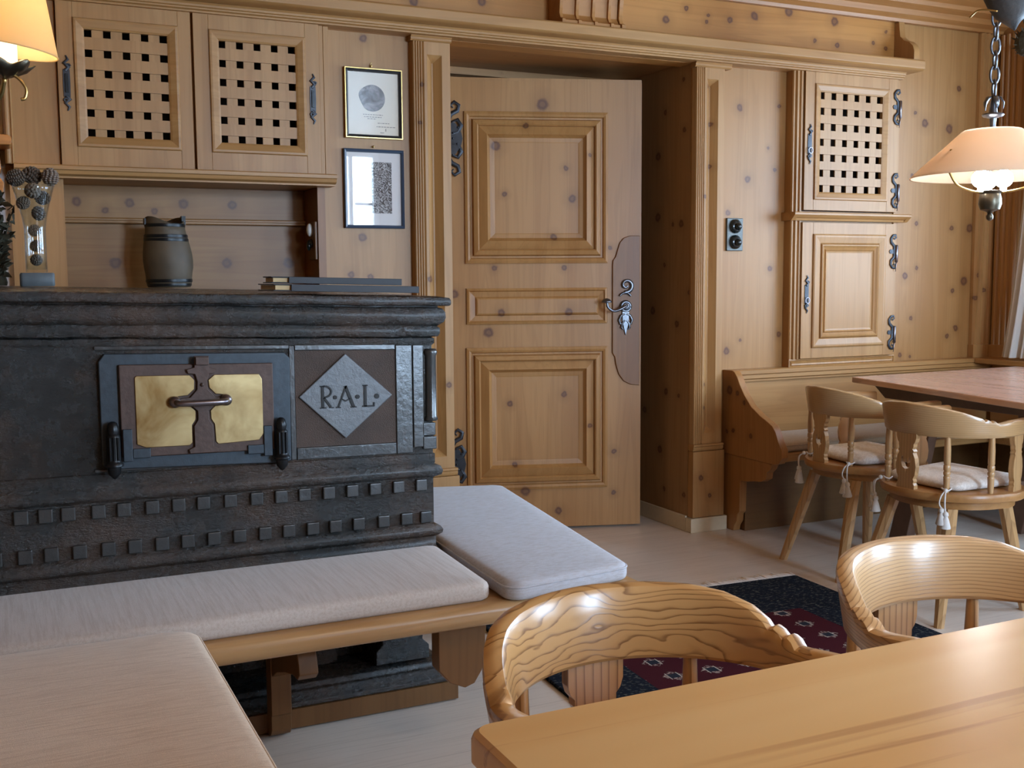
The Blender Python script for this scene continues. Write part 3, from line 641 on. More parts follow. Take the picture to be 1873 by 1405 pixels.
# ================================================================== PICTURES
def picture(x0,x1,z0,z1,fw,fm,label,seed):
    o=empty('framed_picture',((x0+x1)/2,4.239,z0),0,label,'picture','framed pictures between cupboard and door')
    p=MB(); p.frame(x0,x1,z0,z1,4.239,[(0,0),(0,.016),(.003,.019),(fw-.003,.016),(fw,.008)],fill=False); obj('frame',p,fm,o)
    return o
o=picture(1.288,1.519,1.763,2.029,.012,M['black'],'upper framed print of a coin with a thin gilt and black frame','pic')
p=MB(); p.frame(1.284,1.523,1.759,2.033,4.239,[(0,0),(0,.017),(.001,.0185),(.0045,.0185),(.0052,.012)],fill=False); obj('gilt_edge',p,M['gold'],o)
p=MB(); p.box(1.298,1.509,4.2315,4.2375,1.773,2.019); obj('print',p,M['cream'],o)
p=MB(); p.prism([(1.4+.052*cos(a)*(1.0 if cos(a)>0 else 1.05+.1*sin(3*a)),1.918+.052*sin(a)) for a in [2*PI*k/40 for k in range(40)]],4.2300,4.2314,'y'); obj('coin_drawing',p,M['medal'],o)
p=MB(); random.seed(3)
for z,a,b in ((1.852,1.360,1.442),(1.843,1.364,1.436),(1.836,1.378,1.414),(1.820,1.42,1.47),(1.806,1.415,1.495)):
    x=a
    while x<b:
        w=random.uniform(.004,.011); p.box(x,min(x+w,b),4.2306,4.2314,z,z+.0026); x+=w+.003
p.box(1.452,1.455,4.2306,4.2314,1.79,1.8); p.box(1.43,1.446,4.2306,4.2314,1.783,1.7855)
obj('caption',p,M['ink'],o)
p=MB(); p.box(1.299,1.508,4.2265,4.2275,1.774,2.018); obj('glass',p,M['picglass'],o)
p=MB(); p.sphere((1.397,4.232,2.043),.005,8,6); p.tube([(1.397,4.236,2.034),(1.394,4.236,2.05),(1.401,4.236,2.056)],.0015,5); obj('hook',p,M['gold'],o)
o=picture(1.275,1.525,1.405,1.717,.013,M['blueframe'],'lower framed engraving with a slate blue frame and window reflection','pic2')
p=MB(); p.box(1.287,1.513,4.2315,4.2375,1.417,1.705); obj('print',p,M['pinkpaper'],o)
p=MB(); p.box(1.375,1.474,4.2300,4.2314,1.465,1.668); obj('engraving',p,M['engraving'],o)
p=MB(); p.box(1.288,1.512,4.2265,4.2275,1.418,1.704); obj('glass',p,M['picglass'],o)
p=MB(); p.sphere((1.40,4.232,1.728),.005,8,6); obj('hook',p,M['gold'],o)

# corbels on the cornice
p=MB(); prof=[(4.2295,2.2565),(4.105,2.2565),(4.105,2.272),(4.118,2.276),(4.135,2.30),(4.13,2.36),(4.12,2.42),(4.118,2.4595),(4.2295,2.4595)]
p.prism(prof,2.195,2.47,'x')
for x in (2.185,2.262,2.34,2.418,2.472):
    w=.016 if x<2.47 else .02
    p.prism([(4.2295,2.2568),(4.098,2.2568),(4.098,2.274),(4.116,2.28),(4.125,2.302),(4.118,2.36),(4.108,2.42),(4.106,2.4593),(4.2295,2.4593)],x,x+w,'x')
obj('carved_corbel',p,pine('corbel pine','x',tone=(1,.88,.76)),label='fluted wooden corbel standing on the cornice above the door',cat='corbel',bevel=.002,seg=1)
p=MB(); p.prism([(4.2295,2.2565),(4.095,2.2565),(4.095,2.30),(4.105,2.325),(4.13,2.348),(4.165,2.362),(4.19,2.385),(4.195,2.42),(4.2,2.459),(4.2295,2.459)],4.135,4.172,'x')
obj('scroll_bracket',p,M['pine_v'],label='curved wooden bracket on the right end of the cornice',cat='bracket',bevel=.002,seg=1)

# ================================================================== STOVE
S=2.77; XE=1.071
def tilt(x,y,z):
    w=min(1,max(0,(z-.47)/.5)); return (x,y,z-.026*x*w)
st=empty('tiled_stove',(.3,3.4,0),0,'dark glazed tiled stove with iron fire door and carved initials','stove')
def sweepL(prof,xl=-1.0,yb=4.19,nsub=40,jit=0.0):
    rows=[]; m=MB()
    path=[]
    for i in range(nsub+1): path.append(('f',xl+(XE-xl)*i/nsub))
    for i in range(1,25): path.append(('s',S+(yb-S)*i/24))
    for k,(typ,u) in enumerate(path):
        row=[]
        for d,z in prof:
            jz=jit*(.6*sin(u*23.+z*90)+.4*sin(u*61+z*50)+.35*random.uniform(-1,1)); jd=jit*.8*(sin(u*37+z*70)*.5+.3*random.uniform(-1,1))
            if typ=='f':
                x=u+(d if k==nsub else 0); row.append((x,S-d-jd,z+jz))
            else: row.append((XE+d+jd,u,z+jz))
        rows.append(row)
    m.grid(rows); return m
body=[(0,.425),(.012,.43),(.016,.445),(.010,.462),(.004,.468),(.004,.495),(.008,.498),(.018,.506),(.020,.516),(.014,.527),(.004,.532),(0,.535),(0,.668),(.004,.672),(.018,.68),(.021,.692),(.016,.704),(.004,.709),(.003,.711),(.004,.713),(.004,.739),(.0,.741),(.0,.745),(0,1.058)]
m=sweepL(body,jit=.0008); m.map(tilt); obj('body',m,M['tile'],st,auto=50)
cor=[(0,1.050),(.006,1.056),(.006,1.068),(.0,1.071),(.014,1.074),(.018,1.082),(.018,1.096),(.012,1.102),(.016,1.105),(.026,1.112),(.031,1.124),(.030,1.138),(.024,1.148),(.014,1.152),(.014,1.1555),(.036,1.1565),(.0405,1.159),(.042,1.164),(.0415,1.174),(.0385,1.179),(.026,1.1815)]
m=sweepL(cor,jit=.0013,nsub=120); m.map(tilt)
# slab top
tp=[]; 
for j in range(9):
    y=(S-.026)+(4.19-(S-.026))*j/8; tp.append([(x,y,1.1815+.007*min(1,max(0,(y-2.8)/.7))) for x in (-1.0,-.5,0,.3,.6,.9,XE+.026)])
s0=len(m.v); m.grid(tp); m.map(tilt,s0)
obj('cornice',m,M['tile'],st,auto=50)
# corner column in a recess, and base plinth
m=MB(); m.lathe([(.016,.835),(.020,.84),(.016,.85),(.0155,1.02),(.020,1.03),(.016,1.04)],(XE-.004,S+.001,0),14); m.map(tilt); obj('corner_column',m,M['tile2'],st,smooth=True)
m=MB(); m.box(XE-.03,XE+.010,S-.006,S+.05,.752,.79); m.box(XE-.03,XE+.008,S-.005,S+.05,.792,.83); m.map(tilt); obj('corner_block',m,M['tile2'],st,bevel=.003)
m=MB(); m.prism([(4.1,0),(2.81,0),(2.80,.004),(2.80,.056),(4.1,.056)],-.9,1.15,'x'); obj('plinth_board',m,M['pine_dark'],st,label='brown wooden foot board')
m=MB(); m.prism([(4.1,.0565),(2.806,.0565),(2.806,.07),(2.82,.076),(2.832,.09),(2.845,.092),(2.85,.105),(2.90,.11),(4.1,.11)],-.9,1.12,'x'); m.box(-.9,1.02,3.0,4.1,.11,.424)
m.prism([(.93,.111),(1.09,.111),(1.09,.15),(1.07,.17),(1.075,.2),(1.09,.23),(1.09,.423),(.93,.423),(.93,.23),(.945,.2),(.95,.17),(.93,.15)],2.87,3.05,'y')
m.prism([(.70,.111),(.84,.111),(.84,.15),(.82,.17),(.825,.2),(.84,.23),(.84,.423),(.70,.423)],2.95,3.0,'y')
obj('plinth',m,M['tile'],st,bevel=.003)
# square relief rows
random.seed(11)
m=MB()
for x in [-.22,-.16,-.10,-.04,.022,.075,.125,.193,.251,.317,.38,.44,.507,.573,.636,.698,.762,.826,.89,.956,1.022]:
    w=.032; z=.648+.0*x; x-=.004
    m=MB(); m.box(x,x+w,S-.008-random.uniform(0,.003),S+.002,z-.016,z+.018); m.map(tilt); obj('relief_stud',m,M['tile2'],st,bevel=.003,seg=2)
for x in [-.24,-.17,-.10,-.03,.035,.092,.155,.22,.281,.345,.407,.471,.535,.60,.662,.725,.786,.85,.92,.986,1.042]:
    w=.032; x-=.012; z=.552; m=MB(); m.box(x,x+w,S-.008-random.uniform(0,.003),S+.002,z-.015,z+.019); m.map(tilt); obj('relief_stud',m,M['tile2'],st,bevel=.003,seg=2)
# tile joints: raised borders round the panels
m=MB()
def strip(x0,x1,z0,z1,h=.004): m.box(x0,x1,S-h,S+.002,z0,z1)
strip(.678,.692,.745,1.05); strip(.966,1.012,.745,1.05,.005); strip(1.015,1.045,.76,1.05,.004); strip(.693,.965,1.038,1.052); strip(.693,.965,.745,.777,.005); strip(.21,.678,1.042,1.052); strip(.2,.678,.745,.752)
m.map(tilt); obj('panel_border',m,M['tile2'],st,bevel=.002)
m=MB(); m.box(.693,.965,S-.0015,S+.002,.778,1.037); m.map(tilt); obj('initials_panel',m,M['tile3'],st)
m=MB(); m.prism([(.826,1.029),(.700,.915),(.823,.797),(.955,.914)],S-.008,S+.001,'y'); m.map(tilt); obj('lozenge',m,M['lozenge'],st,bevel=.003,label='grey lozenge with initials')
m=MB(); yy=(S-.0105,S-.0075)
def stroke(x0,z0,x1,z1,w):
    d=Vector((x1-x0,z1-z0)); n=Vector((-d.y,d.x)).normalized()*w/2
    m.prism([(x0+n.x,z0+n.y),(x0-n.x,z0-n.y),(x1-n.x,z1-n.y),(x1+n.x,z1+n.y)],*yy,'y')
zb,zt=.884,.943
# R
stroke(.763,zb,.763,zt,.007); stroke(.756,zb,.772,zb,.003); stroke(.756,zt,.768,zt,.003)
arc=[(.766+.020*cos(a),.928+.0155*sin(a)) for a in [R(90-18*k) for k in range(11)]]
for i in range(10): stroke(*arc[i],*arc[i+1],.0048)
stroke(.766,.912,.784,.886,.006); stroke(.780,.885,.792,.884,.003)
# A
stroke(.826,zt,.804,zb,.0045); stroke(.824,zt,.846,zb,.008); stroke(.798,zb,.811,zb,.003); stroke(.838,zb,.854,zb,.003); stroke(.813,.908,.824,.901,.003); stroke(.824,.901,.837,.908,.003)
# L
stroke(.878,zb,.878,zt,.0075); stroke(.872,zt,.885,zt,.003); stroke(.870,zb+.001,.902,zb+.001,.004); stroke(.902,zb,.902,.895,.004)
for x,r in ((.796,.0055),(.857,.006),(.910,.0068)): m.prism([(x+r*cos(a),.912+r*sin(a)) for a in [2*PI*k/14 for k in range(14)]],*yy,'y')
m.map(tilt); obj('initials',m,M['letters'],st,label='black letters R A L with dots')
# fire door
fd=empty('fire_door',(0,0,0)); fd.parent=st; fd.location=Vector((.45,S,.75))-rootof(st)
m=MB(); m.prism([(.218,.765),(.218,1.015),(.232,1.034),(.664,1.034),(.678,1.02),(.676,.747),(.66,.742),(.23,.752)],S-.012,S+.001,'y'); m.map(tilt); obj('frame_plate',m,M['iron_blue'],fd,bevel=.003)
m=MB(); m.box(.262,.632,S-.022,S-.0121,.78,1.008); m.map(tilt); obj('door_plate',m,M['rust'],fd,bevel=.003)
m=MB()
L=[(.297,.812),(.297,.977),(.302,.981),(.425,.981),(.437,.968),(.436,.945),(.42,.93),(.395,.927),(.388,.917),(.395,.905),(.425,.902),(.438,.89),(.437,.868),(.428,.855),(.428,.81),(.42,.803),(.318,.803)]
m.prism(L,S-.0255,S-.0221,'y')
Rr=[(.603,.825),(.603,.968),(.595,.981),(.485,.981),(.470,.968),(.472,.948),(.487,.932),(.512,.929),(.520,.917),(.512,.905),(.485,.902),(.473,.89),(.474,.868),(.482,.855),(.484,.81),(.49,.803),(.592,.808)]
m.prism(Rr,S-.0255,S-.0221,'y'); m.map(tilt); obj('brass_panel',m,M['brass'],fd,bevel=.002,label='two worn brass panels')
m=MB(); cs=[(.437,1.028),(.473,1.028),(.473,1.0),(.49,.995),(.487,.985),(.472,.983),(.466,.965),(.468,.945),(.485,.925),(.51,.922),(.51,.906),(.48,.902),(.468,.89),(.468,.868),(.478,.852),(.478,.80),(.495,.792),(.49,.783),(.42,.783),(.418,.793),(.432,.80),(.432,.852),(.442,.868),(.442,.89),(.43,.902),(.395,.906),(.395,.922),(.425,.925),(.442,.945),(.443,.965),(.438,.983),(.421,.985),(.418,.995),(.437,1.0)]
m.prism(cs,S-.031,S-.026,'y'); m.box(.439,.471,S-.04,S-.0311,1.006,1.026); m.sphere((.454,S-.032,.957),.005,8,6); m.map(tilt); obj('latch_strap',m,M['rust'],fd,bevel=.002)
m=MB(); m.tube(bez([(.390,S-.032,.915),(.392,S-.052,.914),(.41,S-.06,.913),(.49,S-.06,.915),(.508,S-.052,.916),(.510,S-.032,.917)],6),.0075,10)
m.sphere((.388,S-.034,.915),.015,12,8); m.sphere((.511,S-.034,.917),.015,12,8); m.map(tilt); obj('handle',m,M['steel'],fd,smooth=True)
for x,z in ((.243,.806),(.647,.800)):
    m=MB(); m.lathe([(.004,.066),(.010,.062),(.014,.045),(.012,.035),(.016,.03),(.016,-.03),(.018,-.034),(.022,-.038),(.022,-.043),(.016,-.046),(.014,-.062),(.006,-.072),(.002,-.075)],(x,S-.03,z),14)
    for k in (-1,0,1): m.tube([(x+k*.009,S-.046,z+.028),(x+k*.009,S-.046,z-.028)],.003,6)
    m.map(tilt); obj('door_hinge',m,M['black_iron'],fd,auto=45)
    m=MB(); d=1 if x<.4 else -1
    xa,xb=sorted((x+d*.022,x+d*.044)); m.box(xa,xb,S-.028,S-.0222,z-.035,z+.045); xa,xb=sorted((x+d*.044,x+d*.085)); m.box(xa,xb,S-.0275,S-.0222,z-.028,z-.004); m.map(tilt); obj('hinge_strap',m,M['iron_blue'],fd,bevel=.002)

def ztop(x,y): return tilt(x,y,1.1815+.007*min(1,max(0,(y-2.8)/.7)))[2]
# ================================================================== on the stove
def folder(x0,x1,y0,y1,zb,th,label,rz=0):
    o=empty('menu_folder',((x0+x1)/2,(y0+y1)/2,zb),rz,label,'menu','menu folders on the stove'); hx=(x1-x0)/2; hy=(y1-y0)/2
    p=MB(); p.box(-hx,hx,-hy,hy,0,.0028); p.box(-hx,hx,-hy,hy,th-.0028,th); p.box(-hx+.045,hx,-hy-.002,-hy+.004,0,th); p.box(-hx+.05,hx,hy-.004,hy,0.003,th-.003); p.box(hx-.004,hx,-hy,hy,0.003,th-.003)
    obj('cover',p,M['leather'],o,local=True,bevel=.001)
    p=MB(); p.box(-hx+.006,hx-.006,-hy+.006,hy-.006,.0032,th-.0032); obj('pages',p,M['paper'],o,local=True)
    return o
za=max(ztop(.575,2.78),ztop(.575,2.95))
f1=folder(.640,1.03,2.752,2.93,1.1665,.0180,'black menu folder at the bottom, lying directly on the stove')
f2=folder(.640,.99,2.775,2.87,1.1865,.0170,'smaller black menu folder lying on top of the other')
for f in (f1,f2): f.rotation_euler=(0,R(1.45),0)
f1.location.z=1.1665+.0015; f2.location.z=1.1885
# wooden keg
zk=ztop(.605,4.3)+.0025
o=empty('wooden_keg',(.605,4.3,zk),0,'old dark wooden keg standing in the niche','keg')
pr=[(.060,0),(.078,.002),(.079,.012),(.082,.016),(.085,.05),(.0895,.075),(.091,.10),(.089,.13),(.083,.165),(.077,.19),(.073,.215),(.0715,.25),(.066,.25),(.060,.20)]
m=MB(); m.lathe(pr,(0,0,0),26); m.map(lambda x,y,z:(x-.04*max(0,z-.08)/.17*.25,y,z*(1+.06*sin(math.atan2(y,x)*2+.5)*(z/.25)**4)))
obj('body',m,plain('dark old wood',(.085,.06,.035),.6,nz=.5,nscale=14,bump=.2),o,local=True,smooth=True)
for z,r in ((.012,.081),(.026,.0845),(.178,.081),(.192,.079),(.232,.0735)):
    m=MB(); m.lathe([(r-.004,z-.006),(r,z-.006),(r+.001,z),(r,z+.006),(r-.004,z+.006)],(0,0,0),26); m.map(lambda x,y,z:(x-.04*max(0,z-.08)/.17*.25,y,z)); obj('hoop',m,M['black_iron'],o,local=True,auto=50)
for a,h in ((-.3,.268),(2.9,.258)):
    m=MB(); m.box(.07*cos(a)-.008-.008,.07*cos(a)+.006-.008,-.02,.02,.235,h)
    obj('ear',m,M['black_iron'],o,local=True)
# vase with cones
VX,VY=.121,3.55; zv=ztop(VX,VY)+.0015
o=empty('glass_vase',(VX,VY,zv),0,'tall flared glass vase on a dark block, filled with pine cones','vase')
m=MB(); m.rings([(-.047,-.04),(.047,-.04),(.047,.04),(-.047,.04)],[(.002,0),(0,.003),(0,.036),(.003,.040)],.008,3); obj('base_block',m,plain('dark slate block',(.10,.12,.13),.5,nz=.3),o,local=True,auto=40)
m=MB(); n=28; out=[(.004,.041),(.030,.042),(.030,.10),(.030,.17),(.034,.20),(.043,.24),(.054,.28),(.062,.305),(.060,.305),(.052,.28),(.041,.24),(.031,.20),(.0275,.17),(.0275,.10),(.0275,.050),(.002,.049)]
m.lathe(out,(0,0,0),n); obj('vessel',m,M['vglass'],o,local=True,smooth=True)
def cone(x,y,z,s,rx,ry,mat,label):
    m=MB(); m.sphere((0,0,0),s*.72,12,8,(1,1,1.15))
    k=0
    for i in range(9):
        h=-.95+1.9*i/8; rr=math.sqrt(max(0,1-h*h))
        for j in range(max(3,int(10*rr)+2)):
            a=2*PI*(j/(max(3,int(10*rr)+2)))+i*.4; 
            m.sphere((s*.78*rr*cos(a),s*.78*rr*sin(a),s*.95*h),s*.22,5,4,(1,1,.55))
    mt=Matrix.Rotation(rx,3,'X')@Matrix.Rotation(ry,3,'Y'); m.xf(mt)
    q=obj('pine_cone',m,mat,None,local=True,smooth=True,label=label,cat='pine cone',group='pine cones in the glass vase'); q.location=(x,y,z); return q
cl=['pale pine cone sticking out over the right rim of the glass vase', 'dark pine cone at the left rim of the glass vase', 'dark pine cone on top in the middle of the vase opening', 'pale pine cone just below the vase rim at the front', 'dark pine cone against the right glass below the rim', 'pale pine cone against the left glass below the rim', 'dark pine cone where the flared vase narrows', 'uppermost pale pine cone inside the narrow vase tube', 'middle dark pine cone inside the narrow vase tube', 'lowest dark pine cone at the bottom of the vase tube']
for i,(dx,dy,dz,s,mt) in enumerate([(.048,-.012,.322,.026,'cone2'),(-.045,0,.318,.027,'cone'),(0,.02,.328,.028,'cone'),(-.002,-.022,.28,.024,'cone2'),(.026,.012,.262,.022,'cone'),(-.028,-.004,.245,.020,'cone2'),(.012,-.004,.215,.021,'cone'),(.0,.0,.165,.0185,'cone2'),(.002,0,.12,.018,'cone'),(0,.0,.078,.018,'cone')]):
    cone(VX+dx,VY+dy,zv+dz,s,.5*i,1.1*i,M[mt],cl[i])
# dried arrangement left of the vase
random.seed(5)
m=MB(); m2=MB(); bxx=.02
for i in range(14):
    a=random.uniform(-.09,.05); b=random.uniform(-.03,.05); h=random.uniform(.18,.31)
    pts=bez([(0,0,.0),(a*.3,b*.3,h*.5),(a,b,h)],5); m.tube(pts,[.004-.003*k/(len(pts)-1) for k in range(len(pts))],5)
    for k in range(2,len(pts)):
        c=pts[k]; 
        for q in range(3):
            d=Vector((random.uniform(-1,1),random.uniform(-1,1),random.uniform(-.4,.8))).normalized()*random.uniform(.025,.05); e=d.orthogonal().normalized()*.012
            j=len(m2.v); mid=c+d*.5
            for pnt in (c,mid+e,c+d,mid-e): m2.add(pnt)
            for pnt in (c,mid+e,c+d,mid-e): m2.add(Vector(pnt)+Vector((0,0,.0012)))
            m2.f+=[(j,j+1,j+2,j+3),(j+4,j+5,j+6,j+7),(j,j+1,j+5,j+4),(j+1,j+2,j+6,j+5),(j+2,j+3,j+7,j+6),(j+3,j,j+4,j+7)]
o=empty('dried_bouquet',(bxx,3.62,ztop(bxx,3.62)+.0015),0,'dark dried leaf bouquet standing left of the vase','dried plant')
for q in (m,m2): q.map(lambda x,y,z:(min(x,.05),y,max(z,0)))
m.lathe([(.02,0),(.022,.01),(.012,.05),(.010,.10)],(0,0,0),10)
obj('stems',m,M['twig'],o,local=True); obj('leaves',m2,M['twig'],o,local=True,kind=None)

# ================================================================== WALL LAMP (left)
LX,LY=.062,3.62; 
o=empty('wall_lamp',(-.06,4.2,1.5),0,'lit wall lamp with cream cone shade on a carved wooden plate','lamp')
m=MB(); hs=[(-.20,1.47),(-.17,1.455),(-.12,1.50),(-.06,1.46),(0,1.50),(.03,1.475),(.048,1.50),(.052,1.53),(.035,1.555),(.045,1.58),(.040,1.64),(.03,1.68),(-.2,1.68)]
m.prism(hs,4.06,4.239,'y'); m.prism([(-.2,1.655),(.075,1.655),(.082,1.665),(.08,1.68),(.07,1.69),(-.2,1.69)],4.05,4.238,'y'); obj('backplate',m,pine('carved plate','x',tone=(1,.8,.55)),o,bevel=.004,label='carved wooden back plate')
m=MB(); m.tube(bez([(-.06,4.06,1.60),(-.09,3.95,1.58),(-.05,3.75,1.64),(.04,3.66,1.74),(LX,LY,1.80)],6),.007,8)
m.tube(bez([(LX-.07,LY,1.762),(LX-.035,LY-.01,1.803),(LX+.0,LY-.012,1.812),(LX+.03,LY-.012,1.806),(LX+.055,LY-.012,1.775),(LX+.052,LY-.012,1.745),(LX+.04,LY-.012,1.74)],6),.0048,8); obj('arm',m,M['gold'],o,smooth=True)
m=MB(); rows=[]
for r,h in ((.008,1.80),(.03,1.808),(.055,1.818),(.078,1.838),(.076,1.842),(.052,1.825),(.028,1.816),(.008,1.81)):
    rows.append([(LX+r*(1+.16*sin(6*a))*cos(a),LY+r*(1+.16*sin(6*a))*sin(a),h+(r/.078)**3*.008*sin(6*a)) for a in [2*PI*k/48 for k in range(48)]])
m.grid(rows,cu=True,caps=True); obj('drip_leaf',m,M['bronze'],o,smooth=True)
m=MB(); m.lathe([(.036,1.818),(.037,1.83),(.037,1.93),(.034,1.935)],(LX,LY,0),20); obj('candle_sleeve',m,M['candle'],o,auto=40,label='glowing candle sleeve')
m=MB(); m.sphere((LX,LY,1.985),.028,12,8,(1,1,1.3)); obj('bulb',m,M['bulb'],o,smooth=True)
m=MB(); a0,a1=.155,.083
m.lathe([(a0,0),(a1,.245),(a1-.003,.245),(a0-.003,0)],(0,0,0),40); del m.f[-1]; del m.f[-1]
for r,z in ((a0,0),(a1,.245)): m.tube([(r*cos(2*PI*k/40),r*sin(2*PI*k/40),z) for k in range(40)],.0022,6,closed=True)
m.xf(Matrix.Translation((LX-.004,LY,1.885))@Matrix.Rotation(R(7),4,'Y')@Matrix.Rotation(R(3),4,'X')); obj('shade',m,M['shade_l'],o,auto=40,label='cream cloth cone shade')

# ================================================================== STOVE BENCH
b=empty('stove_bench',(.4,2.5,0),0,'pine bench wrapping round the tiled stove','bench')
def plank(y0,y1,x0,x1,z0,z1,round_front=True):
    r=(z1-z0)/2; pr=[(y1,z0),(y1,z1)]+[(y0+r*.8-r*.8*sin(R(a)),(z0+z1)/2+r*cos(R(a))) for a in range(0,181,20)]
    return pr
m=MB(); m.prism(plank(2.300,2.75,0,0,.377,.430),-1.0,1.45,'x'); m.map(lambda x,y,z:(x,y,z)); obj('seat_board',m,M['pine_bench'],b,auto=40)
m=MB(); m.prism([(1.096,2.7505),(1.44,2.7505),(1.60,3.50),(1.60,3.72),(1.096,3.72)],.377,.430,'z'); obj('seat_board',m,M['pine_bench'],b,bevel=.015,seg=3)
m=MB(); m.box(-.9,.30,-.1,2.285,.377,.430); obj('seat_board',m,M['pine_y'],b,bevel=.012,seg=3)
m=MB(); m.prism([(2.745,.21),(2.745,.07),(2.75,.068),(2.75,.03),(2.765,.01),(2.79,0),(2.799,0),(2.799,.376),(2.745,.376)],.603,.656,'x'); obj('leg',m,M['pine_dark'],b,bevel=.002)
m=MB(); m.prism([(2.745,.376),(2.46,.376),(2.455,.345),(2.475,.325),(2.462,.30),(2.455,.275),(2.475,.258),(2.52,.256),(2.60,.235),(2.69,.205),(2.745,.175)],.606,.653,'x'); obj('bracket',m,M['pine_dark'],b,bevel=.003)
m=MB(); m.prism([(.936,.376),(.936,.25),(.965,.215),(1.005,.197),(1.03,.205),(1.05,.235),(1.060,.265),(1.060,.376)],2.40,2.45,'y'); obj('bracket',m,M['pine_dark'],b,bevel=.003)
m=MB(); m.box(.975,1.025,2.45,2.798,.30,.376); obj('bearer',m,M['pine_dark'],b)
for xx in (.1,-.7):
    m=MB(); m.prism([(xx,.376),(xx,.0),(xx+.06,0),(xx+.06,.376)],1.2,1.26,'y'); obj('leg',m,M['pine_dark'],b)
m=MB(); m.prism([(1.40,.376),(1.40,.0),(1.46,0),(1.46,.376)],3.3,3.36,'y'); obj('leg',m,M['pine_dark'],b)
def cushion(name,corners,z0,z1,mat,label,r=.03,puff=.006,pipe=True,cat='cushion',group=None):
    o=empty(name,(sum(c[0] for c in corners)/4,sum(c[1] for c in corners)/4,z0),0,label,cat,group or 'bench cushions')
    m=MB(); lv=[(.010,z0),(.002,z0+.006),(0,z0+.014),(0,z1-.016),(.003,z1-.008),(.010,z1-.002),(.022,z1+.001),(.05,z1+puff*.5),(.09,z1+puff*.85),(.14,z1+puff)]
    m.rings(corners,lv,r,6); obj('cover',m,mat,o,smooth=True)
    if pipe:
        q=MB(); t=MB(); rr=t.rings(corners,[(.0005,z1-.012)],r,6)[0]; q.tube(rr,.0028,6,closed=True); obj('piping',q,mat,o,smooth=True)
    return o
cushion('seat_cushion',[(-1.0,2.335),(1.053,2.335),(1.075,2.70),(1.06,2.748),(-1.0,2.748)][0:0] or [(-1.0,2.33),(1.048,2.33),(1.068,2.748),(-1.0,2.748)],.4305,.478,M['fab_front'],'long beige cushion along the front of the tiled stove',.03,pipe=False)
cushion('seat_cushion',[(1.070,2.285),(1.437,2.335),(1.60,3.46),(1.130,3.60)],.4305,.476,M['fab_right'],'beige cushion with bluish daylight in its colour, on the bench right of the stove',.04)
cushion('seat_cushion',[(-.85,-.05),(.352,-.05),(.352,2.30),(-.85,2.31)],.4305,.478,M['fab_left'],'tan cushion on the bench in the left foreground',.05)

# ================================================================== CORNER BENCH (right)
b=empty('corner_bench',(3.9,4.0,0),0,'panelled corner bench under the wall cupboard','bench')
m=MB(); m.prism([(4.238,.762),(4.163,.763),(4.145,.755),(4.125,.733),(4.105,.70),(4.07,.655),(4.02,.607),(3.955,.572),(3.90,.550),(3.868,.535),(3.845,.51),(3.825,.47),(3.80,.435),(3.795,.40),(3.82,.37),(3.85,.362),(4.238,.365)],3.118,3.155,'x'); obj('end_panel',m,M['bend'],b,bevel=.003,label='curved bench end')
m=MB(); m.prism([(4.238,.3645),(3.87,.3615),(3.885,.335),(3.91,.315),(3.915,.285),(3.95,.268),(4.0,.262),(4.05,.252),(4.098,.248),(4.102,.24),(4.105,.10),(4.12,.085),(4.125,.05),(4.145,.025),(4.15,.0),(4.238,0)],3.125,3.165,'x'); obj('foot',m,M['bend'],b,bevel=.003)
m=MB(); m.prism([(4.2,.704),(4.19,.704),(4.19,.712),(4.18,.718),(4.18,.735),(4.172,.74),(4.172,.758),(4.178,.7615),(4.2385,.7615),(4.2385,.704)],3.1555,4.86,'x'); m.box(3.1555,4.86,4.205,4.2385,.36,.704)
obj('backrest',m,M['pine_x'],b)
m=MB(); m.box(4.70,4.868,.6,4.17,.735,.7615); m.box(4.83,4.868,.6,4.17,.36,.735); obj('backrest',m,M['pine_y'],b,bevel=.004)
m=MB(); m.box(3.156,4.83,3.82,4.204,.375,.412); m.box(4.42,4.83,.6,3.82,.375,.412); obj('seat',m,M['pine_x'],b,bevel=.006)
m=MB(); m.box(3.17,4.82,4.12,4.16,.0,.374); m.box(4.70,4.74,.6,4.12,0,.374); obj('kickboard',m,pine('kickboard','x',tone=(.42,.38,.36),rk=.1),b)  # board tone darkened to stand for the shade under the bench
cushion('seat_cushion',[(3.165,3.85),(4.40,3.85),(4.40,4.19),(3.165,4.19)],.4125,.455,M['fab_bench'],'ochre cushion on the corner bench behind the chairs',.02)

# ================================================================== TABLES
t=empty('dining_table',(1.2,.5,0),0,'honey coloured wooden table in the foreground','table')
m=MB(); m.rings([(.410,-.15),(2.6,-.15),(2.6,.984),(.410,.984)],[(.006,.714),(0,.718),(0,.740),(.002,.746),(.007,.75),(.04,.7502)],.022,6); obj('tabletop',m,M['table'],t,auto=30)
m=MB(); m.box(.62,2.4,.02,.06,.62,.7135); m.box(.62,2.4,.60,.64,.62,.7135); m.box(.62,.66,.06,.60,.62,.7135); obj('apron',m,M['ash_o'],t)
for x,y in ((.65,.05),(.65,.61),(2.37,.05),(2.37,.61)):
    m=MB(); m.lathe([(.022,0),(.026,.02),(.034,.55),(.034,.619)],(x,y,0),12); obj('leg',m,M['ash_o'],t,smooth=True)
t=empty('dining_table',(3.9,3.1,0),0,'red brown table in the corner beneath the hanging lamp','table')
m=MB(); m.rings([(3.225,2.46),(4.45,2.42),(4.56,3.79),(3.462,3.748)],[(.003,.726),(0,.728),(0,.747),(.003,.75),(.03,.7502)],.012,4); obj('tabletop',m,M['table_r'],t,auto=30)
m=MB(); m.prism([(3.68,.7255),(2.62,.7255),(2.70,.665),(3.60,.665)],3.52,3.575,'x'); ck=plain('dark table wood',(.09,.055,.04),.5,nz=.3); obj('cleat',m,ck,t,bevel=.003)
